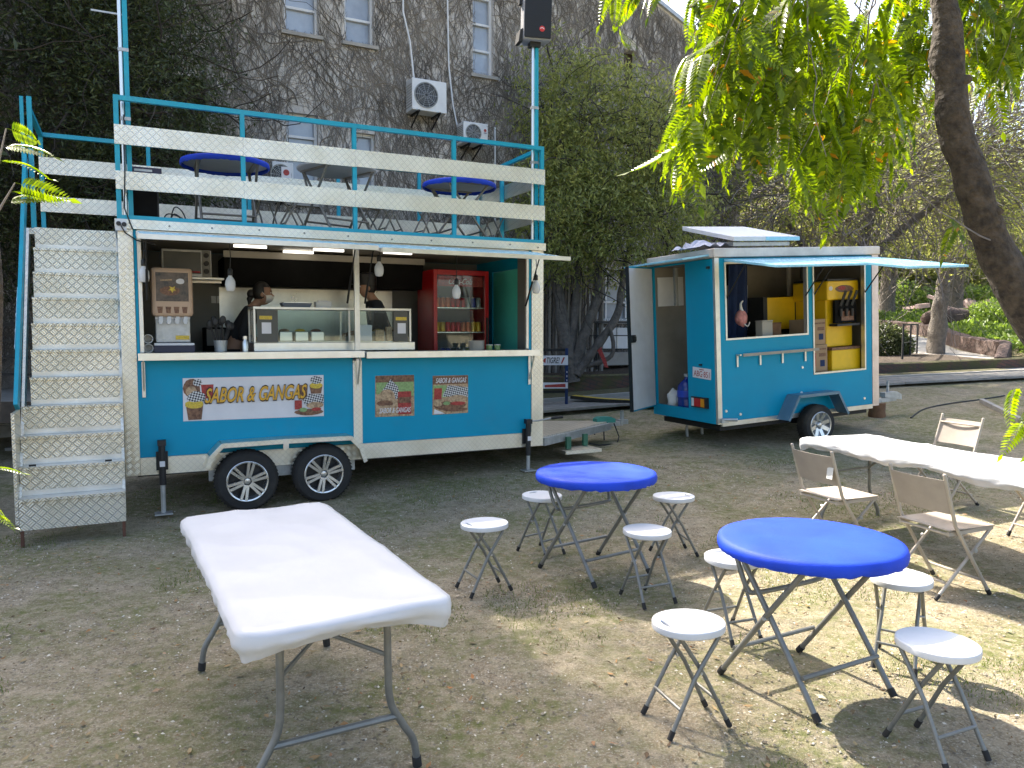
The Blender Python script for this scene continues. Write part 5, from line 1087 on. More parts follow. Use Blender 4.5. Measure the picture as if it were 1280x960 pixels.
for u0, nm in ((.03, 0), (1.42, 1)):
    c_ = thing('menu_card', ('dark menu card with a yellow band on the display case end nearer the soda dispenser', 'dark menu card with a yellow band on the display case end nearer the fridge')[nm], 'menu card', Tp(1.16+u0, .192, CT+.09), RT, 'menu cards on the display case')
    MB().bx(0, .2 if not nm else .16, 0, .005, .0, .32).build('card', pm('card_grey', (.10, .095, .08), .6), c_); MB().bx(.025, .145, -.002, -.0005, .225, .26).build('yellow_band', 'print_yel', c_); MB().bx(.045, .135, -.002, -.0005, .085, .195).build('white_panel', 'print_white', c_)
for k in range(6):
    u = 1.42+.16*k+.35*(k > 2); tb = thing('food_tub', 'small steel tub of '+('tan', 'yellow', 'brown')[k % 3]+' food in the display case, '+('masked', 'capped')[k > 2]+' person side', 'food tub', Tp(u, .30, CT+.096), RT, 'tubs in the display case'); MB().bx(0, .13, 0, .2, 0, .10).build('tub', 'steel', tb, bevel=.008); MB().ell((.065, .1, .1), (.055, .085, .03), 12, 6).build('filling', ('print_tan', 'print_yel', 'print_brown')[k % 3], tb, smooth=60)
for k, (u, h, w, m_) in enumerate(((2.20, .17, .16, 'print_white'), (2.40, .12, .09, 'print_tan'), (2.52, .15, .06, 'print_tan'))):
    b_ = thing('food_carton', ('tall white carton', 'squat tan carton', 'narrow tan carton')[k]+' standing inside the display case', 'carton', Tp(u, .24, CT+.096), RT); MB().bx(0, w, 0, .05, 0, h).build('box', m_, b_, bevel=.004); MB().bx(.0, w, -.003, -.0005, h*.75, h*.97).build('flap', m_, b_)
bx_ = thing('napkin_box', 'white napkin box on top of the display case', 'box', Tp(1.80, .34, CT+.441), RT); MB().bx(0, .16, 0, .1, 0, .065).build('box', 'mask', bx_, bevel=.004); MB().bx(.03, .13, .03, .07, .066, .075).build('napkin', 'print_white', bx_)
bx_ = thing('foil_tray', 'flat grey blue tray lying on top of the display case', 'tray', Tp(1.47, .3, CT+.441), RT); MB().prism([(0, 0), (.26, 0), (.285, .045), (-.02, .045)], 0, .14).build('tray', pm('tray_blue', (.10, .12, .16), .5), bx_); MB().bx(.0, .26, .01, .13, .046, .052).build('liner', 'steel', bx_)
ut = thing('utensil_pot', 'pot of dark kitchen utensils standing behind the soda dispenser', 'utensil pot', Tp(.86, .28, CT), RT); MB().lathe([(.055, 0), (.065, .11), (.06, .11), (.05, .01)], 18, closed=True).build('pot', 'galv', ut, smooth=50); MB().lathe([(.05, .004), (.05, .012)], 18).build('pot_base', 'galv', ut)
for k in range(9): an = k*.7; MB().tube([(.02*math.cos(an), .02*math.sin(an), .012), (.09*math.cos(an), .07*math.sin(an), .22+.02*(k % 4))], [.006, .006], 6).ell((.10*math.cos(an), .078*math.sin(an), .25+.02*(k % 4)), (.03, .012, .04), 8, 6).build('utensil', 'black', ut)
jr_ = thing('sauce_jar', 'small steel sauce jar beside the display case', 'jar', Tp(1.08, .22, CT), RT); MB().lathe([(.03, 0), (.032, .09), (.02, .11), (.02, .12)], 16).build('jar', 'steel', jr_, smooth=40); MB().lathe([(.023, .121), (.023, .15), (.005, .155)], 16).build('lid', 'rim', jr_, smooth=40)
bt = thing('till', 'black cash till on the worktop behind the masked person', 'till', Tp(.95, 1.3, 1.421), RT); MB().bx(-.15, .2, 0, .3, 0, .32).build('case', 'darkin', bt, bevel=.01); MB().bx(-.13, .05, -.006, -.001, .12, .3).build('panel', 'wallin', bt)
# fridge
fz = thing('drinks_fridge', 'red upright glass door drinks fridge full of cans', 'fridge', Tp(3.246, .75, .562), RT)
W_, H_ = .704, 1.855
mb = MB(); mb.bx(0, .025, .045, .56, 0, H_); mb.bx(W_-.025, W_, .045, .56, 0, H_); mb.bx(.026, W_-.026, .045, .56, H_-.05, H_); mb.bx(.026, W_-.026, .045, .56, 0, .12); mb.bx(.026, W_-.026, .53, .56, .121, H_-.051); mb.build('cabinet', 'red', fz)
MB().bx(.027, W_-.027, .515, .529, .122, H_-.052).build('inner_lining', pm('fridge_inner', (.25, .25, .25), .5), fz)
dr = MB(); dr.bx(0, .045, 0, .04, .03, H_); dr.bx(W_-.05, W_, 0, .04, .03, H_); dr.bx(.046, W_-.051, 0, .04, H_-.06, H_); dr.bx(.046, W_-.051, 0, .04, .03, .13); d_ = dr.build('door', 'red', fz, bevel=.004)
MB().bx(.047, W_-.052, .018, .024, .132, H_-.062).build('door_glass', 'glass', d_); MB().bx(W_-.04, W_-.02, -.03, -.001, .8, 1.3).build('door_handle', 'black', d_)
hd_ = MB().bx(.07, W_-.07, .03, .05, H_-.19, H_-.07).build('header_sign', 'print_red', fz); text('lettering', 'Coca-Cola', 'print_white', hd_, .20, .50, H_-.165, H_-.095, .028, .45, .0)
for z in (.45, .82, 1.13, 1.42): MB().bx(.03, W_-.03, .07, .5, z-.012, z).build('shelf', 'steel', fz)
can_me = {}
def can(col, label, u, v, z):
    if col not in can_me: can_me[col] = (MB().lathe([(.024, 0), (.031, .008), (.031, .105), (.025, .117)], 14).mesh('can_body', col, 40), MB().lathe([(.0245, .1172), (.026, .121), (.022, .119)], 14).mesh('can_lid', 'steel', 40))
    t = thing('drink_can', label, 'can', Tp(3.246+u, .75+v, .562+z), RT, 'cans in the drinks fridge'); link('can_body', can_me[col][0], t); link('can_lid', can_me[col][1], t)
M['can_red'] = pm('can_red', (.50, .015, .015), .3, .3); M['can_orange'] = pm('can_orange', (.62, .16, .06), .3, .3); M['can_yellow'] = pm('can_yellow', (.62, .36, .03), .3, .3); M['can_blue'] = pm('can_blue', (.03, .05, .28), .3, .3); M['can_silver'] = pm('can_silver', (.42, .42, .40), .3, .5); M['can_green'] = pm('can_green', (.20, .24, .05), .3, .3); M['can_dark'] = pm('can_dark', (.04, .05, .06), .3, .3)
for row, (z, cols) in {'top': (1.42, ['orange']*3+['red']*3+['silver', 'blue', 'silver']), 'middle': (1.13, ['yellow', 'yellow', 'red', 'red', 'red', 'orange', 'orange', 'yellow', 'yellow']), 'low': (.82, ['dark', 'blue', 'blue', 'dark', 'dark', 'silver', 'green', 'green', 'dark'])}.items():
    for k, c in enumerate(cols): can('can_'+c, f'{c} drink can in the front row of the {row} fridge shelf', .085+k*.066, .11, z)
for k, c in enumerate(('yellow', 'yellow', 'red', 'red', 'red', 'green', 'green')): can('can_'+c, f'{c} drink can standing upside on the {c} cans of the fridge back row', .085+k*.075, .22, 1.13+.0) if k < 0 else None
pls = thing('plate_stack', 'stack of white paper plates on the counter before the fridge', 'plates', Tp(3.55, .22, 1.489), RT)
for k in range(9): MB().lathe([(.06, 0), (.085, .006), (.092, .012), (.088, .012), (.06, .003)], 24, (0, 0, k*.0115), closed=True).build('plate', 'mask', pls, smooth=40)
for k in range(2): jt = thing('sauce_tub', 'small lidded sauce tub on the counter beside the paper plates', 'tub', Tp(3.73+k*.1, .26, 1.489), RT, 'sauce tubs on the counter'); MB().lathe([(.03, 0), (.038, .05)], 14).build('tub', 'print_green', jt, smooth=40); MB().lathe([(.04, .051), (.04, .058), (.01, .062)], 14).build('lid', 'mask', jt, smooth=40)
# hanging bulbs
for u, v, z, lab in ((.20, -.06, 2.215, 'beside the soda dispenser'), (.90, -.28, 2.14, 'before the masked person'), (2.27, -.34, 2.315, 'beside the middle window post'), (3.10, -.30, 2.115, 'before the drinks fridge'), (4.04, -.28, 2.19, 'at the awning end nearest the tow bar')):
    b_ = thing('hanging_bulb', 'white bulb hanging on a black cord '+lab, 'bulb', Tp(u, v, z), RT, 'bulbs hung along the awning')
    MB().lathe([(.001, -.085), (.03, -.08), (.042, -.055), (.045, -.02), (.042, .01), (.03, .035), (.018, .05), (.016, .062)], 18).build('globe', 'white_plastic', b_, smooth=50)
    MB().lathe([(.019, .06), (.022, .065), (.022, .11), (.01, .125)], 12).build('socket', 'black', b_, smooth=40); top = 2.565+.19*v/1.0-z-.03; MB().tube([(0, 0, .12), (.008, 0, (.12+top)/2), (0, 0, top)], .004, 6).build('cord', 'black', b_)

# ------------------------------------------------------------------ small ice cream trailer (local frame)
SO, SA, SP = Vector((2.564, 9.484, .54)), 23.2, 3.0
SM = frame_of(SO, SA, SP); SE = SM.to_euler()
def Sp(u, v, z): return SM @ Vector((u, v, z))
st = thing('ice_cream_trailer', 'small blue single axle ice cream trailer with its rear door open', 'trailer', SO, SE)
SL, SW, SH = 2.72, 1.42, 2.06
def sp_(mb, name, mat, parent=st, **k): return mb.build(name, mat, parent, **k)
mb = MB()
for a, b_, c, d in ((.062, .14, .03, 2.05), (.14, 1.47, .03, 1.04), (.14, 1.47, 2.0, 2.05), (1.47, 1.55, .03, 2.05), (1.55, 2.48, .03, .51), (1.55, 2.48, 2.0, 2.05), (2.48, 2.60, .03, 2.05)): mb.bx(a, b_, 0, .035, c, d)
sp_(mb, 'side_wall', 'blue')
sp_(MB().bx(-.004, .06, -.006, .035, .0, 2.055), 'corner_trim', 'alu'); sp_(MB().bx(2.602, SL, -.006, .05, .0, 2.055), 'corner_trim', pm('alu_pink_reflection', (.66, .56, .52), .4, .6, var=.15))  # pink in the second trim's colour imitates a reflection on bare aluminium
sp_(MB().bx(.062, 2.6, -.007, .035, -.03, .028), 'bottom_trim', 'alu')
sp_(MB().bx(0, .035, .037, .60, .0, 2.05).bx(0, .035, .602, 1.34, .0, .15).bx(0, .035, 1.342, SW, .0, 2.05).bx(0, .035, .602, 1.34, 2.03, 2.05), 'rear_wall', 'blue')
sp_(MB().bx(.037, SL, SW-.03, SW, .0, 2.05).bx(SL-.03, SL, .052, SW-.032, .0, 2.05), 'far_wall', 'blue')
sp_(MB().bx(.04, SL-.035, SW-.06, SW-.035, .1, 2.04).bx(SL-.06, SL-.035, .06, SW-.065, .1, 2.04), 'inner_lining', pm('inner_beige', (.25, .22, .17), .45, .1, var=.2, scale=2))
sp_(MB().bx(.037, SL-.062, .037, SW-.062, .05, .10), 'floor', pm('red_floor', (.14, .05, .03), .7, var=.2)); sp_(MB().bx(.037, SL-.062, .037, SW-.062, 2.03, 2.05), 'ceiling', 'wallin')
sp_(MB().bx(-.03, SL+.01, -.03, SW+.02, 2.057, 2.17), 'roof_cap', pm('roof_cap', (.62, .56, .50), .5, .3, var=.2, scale=3), bevel=.012)
sp_(MB().bx(.1, 2.6, .1, SW-.1, -.10, -.035), 'chassis', 'iron')
for a, b_, c, d in ((.14, 1.47, 1.04, 2.0), (1.55, 2.48, .51, 2.0)):
    f_ = MB(); t_ = .022; f_.bx(a, a+t_, -.012, .05, c, d); f_.bx(b_-t_, b_, -.012, .05, c, d); f_.bx(a+t_, b_-t_, -.012, .05, c, c+t_); f_.bx(a+t_, b_-t_, -.012, .05, d-t_, d); sp_(f_, 'window_frame', 'alu')
sp_(MB().bx(.165, 1.445, .02, .36, 1.02, 1.038), 'inner_counter', 'alu')
for a, b_, Ln in ((.12, 1.49, .93), (1.53, 2.52, 1.46)):   # awning flaps
    zi, zo = 2.035, 2.035-.155*Ln; mb = MB()
    mb.add([(a,-.035,zi),(b_,-.035,zi),(b_,-Ln,zo),(a,-Ln,zo),(a,-.035,zi-.025),(b_,-.035,zi-.025),(b_,-Ln,zo-.025),(a,-Ln,zo-.025)], [(0,1,2,3),(7,6,5,4),(0,4,5,1),(1,5,6,2),(2,6,7,3),(3,7,4,0)])
    fl = sp_(mb, 'awning_flap', ['skyblue', 'wallin'])
    for u in (a+.05, b_-.05): sp_(MB().tube([(u, .0, 1.55), (u, -.36, zi-.36*.155-.03)], .009, 6), 'gas_strut', 'black', fl)
mb = MB(); mb.add([(-.0,.06,2.11),(-.42,.06,2.06),(-.42,1.40,2.06),(0,1.40,2.11),(0,.06,2.085),(-.42,.06,2.04),(-.42,1.40,2.04),(0,1.40,2.085)], [(0,1,2,3),(7,6,5,4),(0,4,5,1),(1,5,6,2),(2,6,7,3),(3,7,4,0)]); sp_(mb, 'rear_canopy', 'skyblue')
# open rear door hinged at the far jamb
hx_, hy_ = 0., 1.36; dx, dy = -.607, -.35; dm = Matrix.Translation((hx_-.01, hy_, .12)) @ Matrix.Rotation(math.atan2(dy, dx), 4, 'Z')
d_ = MB().bx(0, .70, -.02, .012, 0, 1.92).build('rear_door', 'blue', st); d_.matrix_local = dm
MB().bx(.02, .68, .0125, .018, .02, 1.90).build('door_lining', 'white_plastic', d_); MB().bx(.682, .705, -.024, .02, 0, 1.92).build('door_edge', 'iron', d_)
MB().bx(.60, .70, .021, .045, .92, 1.02).bx(.63, .67, .046, .07, .94, 1.0).build('door_latch', 'black', d_)
# shelf rail on the side
sf = sp_(MB().bx(.33, 1.56, -.10, -.085, .83, .865), 'shelf_rail', 'cream')
for u in (.30, .66, 1.02, 1.40): sp_(MB().bx(u-.012, u+.012, -.084, -.007, .84, .86).bx(u-.012, u+.012, -.025, -.0075, .70, .84), 'rail_bracket', 'alu', sf)
for u, z in ((.12, .16), (.34, .10), (2.45, .12), (1.36, .62), (1.34, .29)): sp_(MB().lathe([(.016, -.012), (.02, -.001)], 10, (u, 0, z), 'y'), 'side_marker', 'rim')
# number plate and lamps on the rear
def rear(mb, name, mat, parent=st, v=0., z=0., u=-.001): o = mb.build(name, mat, parent); o.location = (u, v, z); o.rotation_euler = (0, 0, R(-90)); return o
npl = rear(MB().bx(0, .37, -.006, -.001, 0, .135), 'number_plate', 'print_white', st, .49, .57); npl.rotation_euler = (0, R(3), R(-90)); text('lettering', 'ABG·851', 'print_red', npl, .025, .345, .02, .095, -.007); MB().bx(.14, .23, -.0085, -.0065, .108, .118).build('plate_print', 'print_red', npl)
rear(MB().bx(0, .05, -.02, -.001, 0, .02), 'plate_lamp', 'black', st, .34, .725)
tl = rear(MB().bx(0, .33, -.03, -.001, 0, .135), 'tail_light', 'black', st, .505, .185)
MB().bx(.015, .065, -.036, -.031, .015, .12).build('reverse_lens', 'frame_white', tl); MB().bx(.068, .20, -.036, -.031, .015, .12).build('brake_lens', 'redlens', tl); MB().bx(.203, .275, -.036, -.031, .015, .12).build('indicator_lens', 'amber', tl)
rear(MB().bx(0, .045, -.03, -.001, 0, .03), 'marker_lamp', 'black', st, .13, 1.93)
w_ = bpy.data.objects.new('wheel', None); COL.objects.link(w_); w_.parent = st; wheel(w_, 1.49, -.135, -.17, .262, .16, 8, 0)
w_ = bpy.data.objects.new('wheel', None); COL.objects.link(w_); w_.parent = st; wheel(w_, 1.49, -.135, SW-.0, .262, .16, 8, 0)
sp_(MB().tube([(1.49, -.03, -.135), (1.49, SW+.03, -.135)], .025, 8), 'axle', 'iron')
f1 = fender(st, [(.92, -.02), (1.10, .28), (1.77, .28), (1.94, -.02)], -.22, -.009, pm('fender_blue', (.13, .22, .30), .4, .3), .01)
sp_(MB().tube([(.05, -.03, .06), (.22, -.09, .05)], .02, 8).bx(.02, .12, -.05, -.009, .02, .07), 'corner_stand', 'galv')
tb_ = sp_(MB().bar((2.6, .3, -.06), (3.5, .68, -.06), .05, .06).bar((2.6, SW-.3, -.06), (3.5, .74, -.06), .05, .06).bx(3.4, 3.85, .67, .75, -.09, -.03), 'tow_frame', 'galv'); sp_(MB().prism([(3.6, -.02), (3.6, .05), (3.85, .05), (3.95, .0), (3.95, -.08)], .66, .76), 'coupler', 'galv', tb_); sp_(MB().tube([(3.7, .71, -.1), (3.72, .71, .22)], .02, 8), 'jockey_post', 'galv', tb_)
for u in (.25, .5): sp_(MB().tube([(u, 1.0, -.1), (u, 1.0, -.33)], .02, 8).bx(u-.05, u+.05, .95, 1.05, -.345, -.33), 'rear_stand', 'galv')
sp_(MB().bx(.08, .5, SW-.08, SW-.063, 1.5, 1.9), 'menu_board', 'mask'); sp_(MB().bx(1.35, 1.62, SW-.10, SW-.063, 1.35, 1.75), 'fuse_box', 'frame_white'); sp_(MB().lathe([(.04, SW-.115), (.04, SW-.101)], 14, (1.5, 0, 1.52), 'y'), 'dial', 'black')
sp_(MB().bx(.06, .10, .9, .95, 1.5, 2.0), 'hanging_tool', 'tube'); sp_(MB().prism([(.6, 2.03), (1.1, 1.75), (1.25, 1.78), (1.25, 2.03)], .95, 1.3), 'vent_hood', 'darkin')
sp_(MB().bx(2.0, 2.04, .9, .94, .1, 2.03), 'inner_post', 'cream')
lg = thing('tree_stump', 'upright brown log section propping up the ice cream trailer tow bar', 'log', (5.62, 11.0, g(5.62, 11.0)-.02)); hh = (Sp(3.55, .71, -.09).z - g(5.62, 11.0))+.0; lc = Sp(3.5, .71, 0); lg.location = (lc.x, lc.y, g(lc.x, lc.y)-.03); hh = Sp(3.5, .71, -.095).z - lg.location.z
MB().lathe([(.12, 0), (.125, .05), (.115, hh*.5), (.12, hh-.002)], 14).build('log', 'wood_brown', lg, smooth=30); MB().lathe([(.095, hh-.0015), (.095, hh-.0005)], 14).build('cut_face', 'card', lg)
# boards lying on the roof
rb = thing('folded_sign_board', 'folded white sign board with a blue edge lying tilted on the small trailer roof', 'sign board', Sp(.70, .35, 2.19), SE)
for k, (mm, a) in enumerate((((-.40, .65, -.35, .70), 0), ((-.35, .55, -.28, .6), 1))):
    x0, x1, y0, y1 = mm; dz = -.05+.0*k
    zt = (lambda y_: .065+.24*(y_+.35)) if k == 0 else (lambda y_: .0+.1*(y_+.35)); th = .055
    mb = MB(); vs_ = [(x, y_, zt(y_)+o_) for o_ in (0, th) for x, y_ in ((x0, y0), (x1, y0), (x1, y1), (x0, y1))]
    mb.add(vs_, [(3,2,1,0),(4,5,6,7),(0,1,5,4),(1,2,6,5),(2,3,7,6),(3,0,4,7)]); mb.build('panel', 'white_plastic' if k == 0 else 'galv', rb, bevel=.006)
    if k == 0: MB().add([(x0+.5, y0-.004, zt(y0)+.004), (x1, y0-.004, zt(y0)+.004), (x1, y0-.004, zt(y0)+.05), (x0+.5, y0-.004, zt(y0)+.05), (x0+.5, y0-.001, zt(y0)+.004), (x1, y0-.001, zt(y0)+.004), (x1, y0-.001, zt(y0)+.05), (x0+.5, y0-.001, zt(y0)+.05)], [(0,1,2,3),(4,7,6,5),(0,4,5,1),(2,6,7,3)]).build('edge_strip', 'skyblue', rb)
cn = MB(); n = 16   # crumpled canvas beside it
for i in range(n+1):
    for j in range(n+1): x, y_ = i/n, j/n; cn.v.append((-.72+x*.62, -.3+y_*.6, .03+.09*abs(noise.noise((x*4, y_*4, 1)))*2*min(1, 4*x*(1-x)+.2)))
for i in range(n):
    for j in range(n): k = i*(n+1)+j; cn.f.append((k, k+n+1, k+n+2, k+1)); cn.m.append(0)
tag(cn.build('canvas_sheet', pm('canvas', (.45, .47, .56), .8, var=.25, scale=9), None, smooth=60, loc=Sp(.62, .45, 2.175)), 'crumpled pale grey canvas bundled on the small trailer roof', 'canvas').rotation_euler = SE
# inside the small trailer
ic = thing('ice_cream_machine', 'yellow soft serve ice cream machine with black dispensing head', 'ice cream machine', Sp(1.97, .14, .99), SE)
MB().bx(0, .48, .05, .62, -.15, .70).build('body', 'yellow', ic, bevel=.015); hd2 = MB().bx(-.04, .53, -.02, .62, .48, .74).build('head', 'yellow', ic, bevel=.02); MB().bx(-.03, .52, -.015, .6, .742, .765).build('top_lid', 'black', ic)
MB().bx(.07, .45, -.045, -.003, .17, .48).build('tap_block', 'darkin', ic); 
for k in range(3): MB().bar((.16+k*.1, -.05, .40), (.22+k*.1, -.09, .60), .03).build('tap_lever', 'black', hd2)
for k in range(3): MB().lathe([(.018, .26), (.024, .36)], 10, (.15+k*.1, -.065, 0)).build('nozzle', 'black', ic, smooth=40)
flat(hd2, 'brand_print', [('print_brown', blob(.26, .63, .17, .05, seed=2)), ('print_red', blob(.22, .64, .07, .025, seed=3)), ('print_white', blob(.02, .64, .035, .03, seed=4)), ('print_red', [(.18, .22), (.36, .22), (.36, .32), (.18, .32)])], -.0215)
MB().bx(.18, .40, -.05, -.0455, .2, .33).build('drip_label', 'print_brown', ic); MB().bx(.05, .46, -.1, .04, .13, .16).build('drip_shelf', 'black', ic)
ib = thing('yellow_crate', 'yellow crate with a dark lid under the ice cream machine', 'crate', Sp(1.98, .10, .10), SE); MB().bx(0, .52, 0, .5, 0, .70).build('crate', 'yellow', ib, bevel=.01); MB().bx(-.01, .53, -.01, .51, .701, .735).build('lid', 'print_brown', ib)
for k, (z, h) in enumerate(((.10, .43), (.531, .36), (.892, .34))):
    b_ = thing('cardboard_box', 'printed cardboard box, '+('lowest', 'middle', 'topmost')[k]+' of the stack beside the ice cream machine', 'box', Sp(1.60, .10+.02*k, z), SE, 'stacked cardboard boxes')
    MB().bx(0, .33-.01*k, 0, .34, 0, h-.002).build('carton', 'card', b_, bevel=.004)
    flat(b_, 'box_print', [('print_red', [(.03, h*.2), (.12, h*.2), (.12, h*.7), (.03, h*.7)]), ('print_brown', [(.17, h*.55), (.29, h*.55), (.29, h*.68), (.17, h*.68)]), ('navy', [(.19, h*.18), (.27, h*.18), (.27, h*.42), (.19, h*.42)]), ('print_brown', [(.04, h*.8), (.3, h*.8), (.3, h*.86), (.04, h*.86)])], 0)
ye = thing('yellow_case', 'yellow case with dark corners standing behind the boxes', 'case', Sp(1.40, .75, 1.10), SE); MB().bx(0, .62, 0, .3, 0, .45).build('case', 'yellow', ye, bevel=.01)
for u in (-.01, .56): MB().bx(u, u+.07, -.01, .31, -.01, .46).build('corner_guard', 'black', ye)
tb2 = thing('work_bench', 'dark worktop inside the ice cream trailer', 'bench', Sp(.75, .80, .10), SE); MB().bx(0, 1.3, 0, .5, .95, .995).build('top', 'darkin', tb2)
for u in (.05, 1.2):
    for v in (.05, .42): MB().bx(u, u+.04, v, v+.04, 0, .949).build('leg', 'iron', tb2)
for k, (u, w, h, m_) in enumerate(((.95, .17, .2, 'cream'), (1.16, .2, .16, 'wood_brown'), (1.22, .22, .09, 'greenmetal'))):
    b_ = thing('wafer_tub', ('tall cream wafer tub', 'brown wooden box', 'flat dark green tin')[k]+' behind the serving window of the small trailer', 'tub', Sp(u-.1, .15+.18*k*.6, 1.04), SE); MB().bx(0, w, 0, .13, 0, h).build('tub', m_, b_, bevel=.006); MB().bx(-.004, w+.004, -.004, .134, h+.001, h+.014).build('lid', m_, b_)
for k, u in enumerate((.44, .88)):
    ap = thing('hanging_apron', ('navy apron hanging near the open rear door', 'navy apron hanging beside the pink bag')[k], 'apron', Sp(u, .6, 1.2), SE)
    mb = MB(); nn = 14
    for i in range(nn+1):
        for j in range(7): x = i/nn; mb.v.append(((x-.5)*.3*(1+.15*j/6), .04*math.sin(x*14+k)+.01*j, .8-j*.17))
    for i in range(nn):
        for j in range(6): q = i*7+j; mb.f.append((q, q+7, q+8, q+1)); mb.m.append(0)
    mb.build('cloth', 'navy', ap, smooth=60); MB().tube([(-.06, 0, .8), (0, 0, .84), (.06, 0, .8)], .005, 6).build('strap', 'navy', ap)
pb = thing('pink_bag', 'small pink and white bag hanging inside the serving window', 'bag', Sp(.66, .32, 1.36), SE); mb = MB().ell((0, 0, -.06), (.085, .06, .11), 16, 12)
for q, v in enumerate(mb.v): mb.v[q] = tuple(Vector(v)*(1+.25*noise.noise(Vector(v)*18)))
mb.build('pouch', 'pinkbag', pb, smooth=60); MB().tube(smooth_path([(0, 0, .03), (-.01, 0, .12), (.03, 0, .16)], 6), [.03, .022, .016, .014, .012, .01, .008], 8).build('neck', 'mask', pb, smooth=60); MB().tube(smooth_path([(.0, -.05, -.14), (.05, -.06, -.17), (.09, -.05, -.12)], 8), .007, 6).build('loop', 'mask', pb)
wj = thing('water_bottle', 'large blue water cooler bottle on the floor inside the open rear door', 'water bottle', Sp(.20, .90, .10), SE); MB().lathe([(.11, 0), (.135, .02), (.135, .12), (.13, .14), (.135, .16), (.135, .27), (.13, .29), (.12, .33), (.06, .39), (.035, .41), (.033, .44)], 24).build('bottle', 'bottleblue', wj, smooth=40); MB().lathe([(.04, .441), (.04, .475), (.03, .48)], 16).build('cap', 'galv', wj, smooth=40); MB().lathe([(.1365, .17), (.1365, .26)], 24).build('label_band', pm('band_blue', (.02, .06, .45), .4), wj, smooth=40)
gc = thing('gas_cylinder', 'yellow gas cylinder behind the blue water bottle', 'gas cylinder', Sp(.42, .72, .10), SE); MB().lathe([(.13, 0), (.15, .03), (.15, .42), (.12, .5), (.04, .53), (.04, .56)], 24).build('tank', 'yellow', gc, smooth=40); MB().lathe([(.09, .54), (.09, .62), (.085, .62), (.085, .54)], 18, closed=True).build('collar', 'yellow', gc, smooth=40)
pb2 = thing('plastic_bag', 'crumpled white plastic bag beside the blue water bottle', 'bag', Sp(.14, 1.14, .10), SE); mb = MB().ell((0, 0, .12), (.09, .09, .14), 16, 12)
for q, v in enumerate(mb.v): p = Vector(v); mb.v[q] = (v[0]*(1+.4*noise.noise(p*14)), v[1]*(1+.4*noise.noise(p*14+Vector((3,0,0)))), max(0.002, v[2]*(1+.2*noise.noise(p*14))))
mb.build('bag', 'mask', pb2, smooth=70)
# cable on the ground behind the log
cb = [(5.9, 11.3), (6.4, 11.9), (7.0, 12.3), (7.7, 12.6), (8.3, 12.9)]
tag(MB().tube(smooth_path([(x, y, g(x, y)+.008) for x, y in cb], 30), .011, 6).build('ground_cable', 'black', None, smooth=50), 'black cable lying on the earth beside the boardwalk', 'cable')
# banner stand on the boardwalk
bs = thing('banner_stand', 'dark metal stand with white printed banner strips on the boardwalk between the trailers', 'banner stand', Wp(.12, .62, Wg(.12, .62)+.06), (0, 0, R(6)))
for u in (-.22, .20): MB().bx(u, u+.045, 0, .045, 0, .95).build('leg', 'navy', bs)
for z in (.20, .90): MB().bx(-.22, .245, .046, .07, z, z+.045).build('crossbar', 'iron', bs)
s1 = MB().bx(-.215, .24, -.012, -.002, .67, .83).build('banner_strip', 'print_white', bs); text('lettering', 'TIGRE!', 'ink', s1, -.12, .10, .70, .80, -.0145, .3, .01); flat(s1, 'red_marks', [('print_red', [(-.19, .74), (-.14, .70), (-.13, .79), (-.16, .78)]), ('print_red', [(.12, .70), (.16, .8), (.19, .8), (.14, .69)])], -.012)
s2 = MB().bx(-.215, .24, -.012, -.002, .28, .38).build('banner_strip', 'print_white', bs); flat(s2, 'red_marks', [('print_red', [(-.15, .30), (.2, .30), (.2, .36), (-.15, .34)])], -.012)
mb = MB(); [mb.bar((.222, -.006, .40+k*.07), (.222, -.006, .43+k*.07), .05, .008) for k in range(3)]; mb.build('striped_tape', 'print_white', bs)
rbn = thing('red_ribbon', 'torn red ribbon tied to the multi-stemmed tree', 'ribbon', (1.57, 14.1, 1.35)); MB().add([(0,0,0),(.07,0,.03),(.16,0,-.18),(.2,-.01,-.32),(.13,0,-.3),(.08,.01,-.16),(-.0,.012,.0),(.07,.012,.03),(.16,.012,-.18),(.2,.0,-.32),(.13,.012,-.3),(.08,.02,-.16)], [(0,1,2,5),(5,2,3,4),(11,8,7,6),(10,9,8,11),(1,0,6,7),(2,1,7,8),(3,2,8,9),(4,3,9,10),(5,4,10,11),(0,5,11,6)]).build('ribbon', 'print_red', rbn)
MB().tube([(-.01, -.02, -.01), (.03, -.1, .04), (.08, -.02, .05)], .008, 6).build('knot', 'print_red', rbn)
rp = thing('hose_ramp', 'curved black rubber ramp with a yellow stripe lying across the boardwalk', 'cable ramp', (0, 0, 0))
rpts = [Wp(.62, .95, 0), Wp(.95, .45, 0), Wp(1.4, .05, 0), Wp(2.0, -.2, 0), Wp(2.5, -.3, 0)]; rpts = [Vector((p.x, p.y, g(p.x, p.y)+(.11 if k < 3 else .06))) for k, p in enumerate(rpts)]; rs_ = smooth_path(rpts, 20)
mb = MB(); [mb.bar(a, b_, .22, .05) for a, b_ in zip(rs_[:-1], rs_[1:])]; mb.build('ramp_body', 'rubber', rp); mb = MB(); [mb.bar(a+Vector((0,0,.028)), b_+Vector((0,0,.028)), .12, .008) for a, b_ in zip(rs_[:13], rs_[1:14])]; mb.build('yellow_stripe', 'print_yel', rp)
